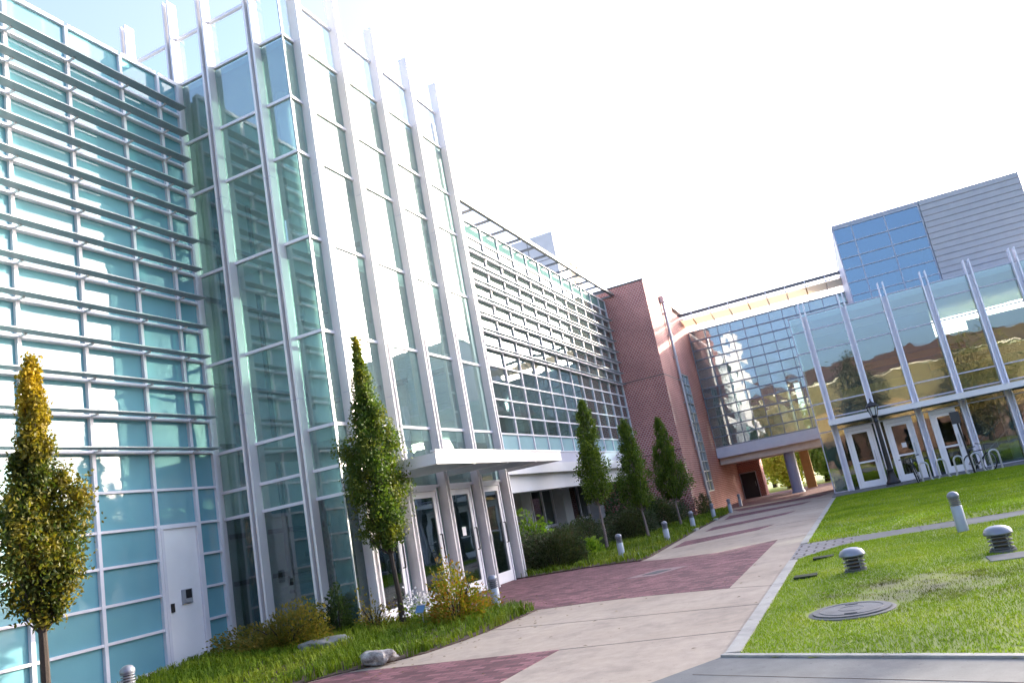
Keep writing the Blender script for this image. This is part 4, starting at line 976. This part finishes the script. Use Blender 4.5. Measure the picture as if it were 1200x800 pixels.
def bicycle(label, loc, rz, tilt=0):
    t = root('bicycle', label, 'bicycle', (0, 0, 0)); Rw = .335
    for x in (-.52, .52):
        w = MB().torus((x, 0, Rw), Rw, .022, 'y', 32, 8).build('wheel', rubber, t, True)
        MB().torus((x, 0, Rw), Rw - .03, .010, 'y', 32, 6).build('rim', steel, w, True)
        s = MB()
        for i in range(18):
            a = i * math.pi / 9; s.tube([(x, .02 * (-1) ** i, Rw), (x + (Rw - .03) * math.cos(a), 0, Rw + (Rw - .03) * math.sin(a))], .0025, 4)
        s.tube([(x, -.05, Rw), (x, .05, Rw)], .02, 8); s.build('spokes', steel, w)
    bb = (-.08, 0, .30); st = (-.22, 0, .78); hd = (.34, 0, .80); hb = (.38, 0, .66); rx = (-.52, 0, Rw); fx = (.52, 0, Rw)
    f = MB()
    for a, b, r in ((bb, st, .017), (bb, hb, .019), (st, hd, .017), (hd, hb, .02)): f.tube([a, b], r, 8)
    for s in (-.045, .045):
        f.tube([(bb[0], s * .6, bb[2]), (rx[0], s, rx[2])], .011, 6); f.tube([(st[0], s * .3, st[2]), (rx[0], s, rx[2])], .009, 6); f.tube([(hb[0], s * .7, hb[2]), (fx[0], s, fx[2])], .012, 6)
    f.build('frame', black, t)
    f = MB(); f.tube([st, (-.25, 0, .92)], .014, 8); f.build('seat_post', steel, t)
    MB().add([(-.40, -.07, .93), (-.40, .07, .93), (-.12, .02, .94), (-.12, -.02, .94), (-.38, -.07, .97), (-.38, .07, .97), (-.12, .02, .965), (-.12, -.02, .965)], [(3, 2, 1, 0), (4, 5, 6, 7), (0, 1, 5, 4), (1, 2, 6, 5), (2, 3, 7, 6), (3, 0, 4, 7)]).build('saddle', black, t, bevel=.012)
    h = MB(); h.tube([hd, (.33, 0, .95), (.40, 0, .98)], .014, 8); h.tube([(.36, -.3, 1.0), (.40, -.1, .98), (.40, .1, .98), (.36, .3, 1.0)], .013, 8); h.build('handlebar', black, t)
    for s in (-1, 1): MB().tube([(.36, s * .3, 1.0), (.345, s * .36, 1.003)], .018, 8).build('grip', rubber, t)
    c = MB(); c.torus((bb[0], .05, bb[2]), .09, .008, 'y', 24, 6); c.tube([(bb[0], -.08, bb[2]), (bb[0], .08, bb[2])], .018, 8)
    for s in (-1, 1): c.tube([(bb[0], s * .08, bb[2]), (bb[0] + s * .12, s * .08, bb[2] - .11)], .01, 6); c.box(bb[0] + s * .12 - .045, bb[0] + s * .12 + .045, s * .13 - .05, s * .13 + .05, bb[2] - .125, bb[2] - .105)
    c.build('crankset', steel, t)
    t.location = loc; t.rotation_euler = (tilt, 0, rz); return t
bicycle('black bicycle seen end on at the left end of the bike rack', (1.60, 33.2, .02), R_(-96), R_(6))
bicycle('black bicycle leaning at an angle against the right half of the bike rack', (3.68, 33.45, .02), R_(-58), R_(-10))

# ------------------------------------------------------------------ what the glass mirrors and what stands beyond
GB = 'sunlit trees beyond the underpass'
bgl = [leaf_mat('far_tree_a', [(.34, .40, .07), (.44, .46, .10), (.52, .48, .14)], trans=.6), leaf_mat('far_tree_b', [(.16, .25, .07), (.22, .32, .09), (.28, .36, .11)], trans=.55), leaf_mat('far_tree_c', [(.05, .045, .02), (.08, .06, .025), (.06, .07, .03)], trans=.3), leaf_mat('far_tree_d', [(.13, .10, .03), (.20, .14, .04), (.10, .09, .03)], trans=.4)]
def bigtree(label, loc, H, R, n, size, m, seed, group):
    r = np.random.default_rng(seed); t = root('broadleaf_tree', label, 'tree', loc, group); O_ = Vector(loc)
    tk = MB(); tk.tube([O_ + Vector((0, 0, -.1)), O_ + Vector((.1, 0, H * .3)), O_ + Vector((0, .1, H * .75))], [.22, .16, .05], 8)
    cen = []
    for i in range(46):
        d = r.normal(0, 1, 3); d /= np.linalg.norm(d); c = np.array([0, 0, H * .56]) + d * np.array([R, R, H * .42]) * r.uniform(.35, .95); cen.append(c)
        if i % 3 == 0: tk.tube([O_ + Vector((0, 0, H * r.uniform(.22, .45))), O_ + Vector(c)], [.07, .015], 5)
    tk.build('trunk', bark, t)
    cen = np.array(cen); k = r.integers(0, len(cen), n); p = cen[k] + r.normal(0, R * .17, (n, 3)); p[:, 2] = np.maximum(p[:, 2], .25)
    v, idx = leaf_cloud(p, size, seed); link('crown', np_mesh('crown', v, 3, idx), m, t); return t
for i, (x, y, H, R, k, lb) in enumerate(((-7.6, 72, 9, 3.4, 1, 'dark green tree beyond the underpass, left of the round column'), (-4.6, 70, 6.5, 2.6, 0, 'yellow green sunlit tree beyond the underpass, behind the round column'),
    (-1.6, 73, 8, 3.0, 0, 'sunlit tree beyond the underpass, right of the rear column'), (2.5, 76, 9, 3.6, 1, 'darker tree beyond the underpass at its right end'), (-11.5, 78, 10, 4, 1, 'tall tree beyond the brick end wall of the underpass'),
    (-5.4, 60.5, 3.2, 1.8, 0, 'low bright shrub tree just beyond the underpass exit on its left'), (-2.8, 61, 3.6, 1.8, 1, 'low shrub tree just beyond the underpass exit behind the rear column'), (-.6, 61, 3.4, 1.9, 0, 'low bright shrub tree just beyond the underpass exit on its right'),
    (2.9, 60.8, 6.5, 2.3, 1, 'added sun-blocking tree, unseen behind the pavilion corner, near the link bridge'), (4.0, 65.0, 7, 2.5, 1, 'added sun-blocking tree, unseen behind the pavilion, farther from the link bridge'))):  # last two are added out of view to shade the underpass wall
    bigtree(lb, (x, y, -.03), H, R, 9000, .26, bgl[k], 70 + i, GB)
struct('far_meadow', MB().prism([(-80, 57.1), (80, 57.1), (80, 140), (-80, 140)], -.3, -.01), turfbase)
bh = root('stucco_hall', 'long olive stucco hall with tan bands and red tiled roof behind the viewer', 'building', (2, -46, 0))
MB().box(-50, 60, -64, -46, -.1, 4.2).build('ground_floor_wall', M('dark_arcade_brick', (.14, .08, .065), .8, var=.3, vs=.6), bh)
MB().box(-50, 60, -64, -46.02, 4.2, 7.4).build('band', M('tan_stucco', (.32, .21, .09), .8, var=.15, vs=.4), bh)
MB().box(-50, 60, -64, -46, 7.4, 11.8).build('upper_wall', M('olive_stucco', (.15, .12, .05), .8, var=.12, vs=.4), bh)
MB().box(-50.1, 60.1, -64.1, -45.8, 11.8, 12.1).build('cornice', cream, bh)
MB().extrude([(-50.5, -45.4, 12.1), (-50.5, -55, 15.2), (-50.5, -64.5, 12.1)], (111, 0, 0)).build('roof', M('hall_roof', (.10, .045, .032), .8, var=.2), bh)
for x in np.arange(-48, 58, 4.1): MB().box(x, x + 2.2, -45.98, -45.9, .6, 3.4).build('window', gl_door, bh)
struct('back_lawn', MB().prism([(-60, -44), (60, -44), (60, -14), (-60, -14)], -.3, -.012), turfbase)
struct('back_path', MB().prism([(-60, -24), (60, -20), (60, -17), (-60, -20)], -.3, -.004), conc)
for i, (x, y, H, R, k, lb) in enumerate(((-14, -30, 12, 4.2, 3, 'broad tree on the back lawn to the west'), (1.2, -30, 13.5, 3.6, 2, 'dark brownish tree on the back lawn behind the viewer'), (13, -29, 13, 4.5, 3, 'broad tree on the back lawn facing the pavilion'), (24, -33, 14, 5, 2, 'tall dark tree on the back lawn to the east'))):
    bigtree(lb, (x, y, -.03), H, R, 9000, .3, bgl[k], 90 + i, 'trees on the back lawn')
# invented hall east of the lawn, outside the frame, pale to bounce light
eb = root('added_east_hall', 'made-up pale hall with window rows, unseen east of the lawn, bouncing light', 'building', (26, 8, 0))
MB().box(26, 44, -14, 26, -.1, 8.2).build('wall', whitecol, eb); MB().box(25.9, 44.1, -14.1, 26.1, 8.2, 8.6).build('parapet', alum, eb)
for y in np.arange(-12, 24, 4.0):
    for z in (1.2, 4.8): MB().box(25.9, 25.99, y, y + 2.6, z, z + 2.2).build('window', gl_door, eb)

# ------------------------------------------------------------------ camera, sky, sun
yaw, pitch, roll = R_(22.127), R_(12.629), R_(-10.779); f_px = 912.95
fwd = Vector((-math.sin(yaw) * math.cos(pitch), math.cos(yaw) * math.cos(pitch), math.sin(pitch)))
r0 = Vector((math.cos(yaw), math.sin(yaw), 0)); u0 = r0.cross(fwd)
rt = r0 * math.cos(roll) + u0 * math.sin(roll); upv = -r0 * math.sin(roll) + u0 * math.cos(roll)
cd = bpy.data.cameras.new('camera'); cam = bpy.data.objects.new('camera', cd); COL.objects.link(cam)
m4 = Matrix(((rt.x, upv.x, -fwd.x, 0), (rt.y, upv.y, -fwd.y, 0), (rt.z, upv.z, -fwd.z, 1.5), (0, 0, 0, 1))); cam.matrix_world = m4
cd.sensor_fit = 'HORIZONTAL'; cd.sensor_width = 36; cd.lens = f_px / 1200 * 36; cd.clip_end = 1000; cd.clip_start = .05
S.camera = cam
SUN_AZ, SUN_EL = 35., 12.   # azimuth from +Y towards +X
w = bpy.data.worlds.new('World'); S.world = w; w.use_nodes = True; nt = w.node_tree
bg = nt.nodes['Background']; sk = nt.nodes.new('ShaderNodeTexSky'); sk.sky_type = 'NISHITA'; sk.sun_disc = False
sk.sun_elevation = R_(SUN_EL); sk.sun_rotation = R_(SUN_AZ); sk.air_density = .65; sk.dust_density = 5.5; sk.ozone_density = 3.0
hs = nt.nodes.new('ShaderNodeHueSaturation'); hs.inputs['Saturation'].default_value = .88; nt.links.new(sk.outputs[0], hs.inputs['Color'])   # thin morning haze
mx = nt.nodes.new('ShaderNodeMix'); mx.data_type = 'RGBA'; mx.blend_type = 'MULTIPLY'; mx.inputs[0].default_value = 1; mx.inputs[7].default_value = (1.10, 1.0, .93, 1)
nt.links.new(hs.outputs[0], mx.inputs[6]); nt.links.new(mx.outputs[2], bg.inputs[0]); bg.inputs[1].default_value = .15
sd_ = bpy.data.lights.new('sun', 'SUN'); sd_.energy = 2.0; sd_.angle = R_(.5); sd_.color = (1, .86, .68)
so = bpy.data.objects.new('sun', sd_); COL.objects.link(so)
dv = Vector((math.sin(R_(SUN_AZ)) * math.cos(R_(SUN_EL)), math.cos(R_(SUN_AZ)) * math.cos(R_(SUN_EL)), math.sin(R_(SUN_EL))))
so.rotation_euler = dv.to_track_quat('Z', 'Y').to_euler(); so.location = (20, 30, 30)
S.view_settings.view_transform = 'Standard'; S.view_settings.look = 'None'; S.view_settings.gamma = 1; S.view_settings.use_curve_mapping = False
S.view_settings.exposure = 2.9
S.cycles.use_denoising = True; S.cycles.max_bounces = 10; S.cycles.transparent_max_bounces = 24; S.cycles.glossy_bounces = 5; S.cycles.diffuse_bounces = 3
S.cycles.sample_clamp_indirect = 6; S.cycles.caustics_reflective = False; S.cycles.caustics_refractive = False
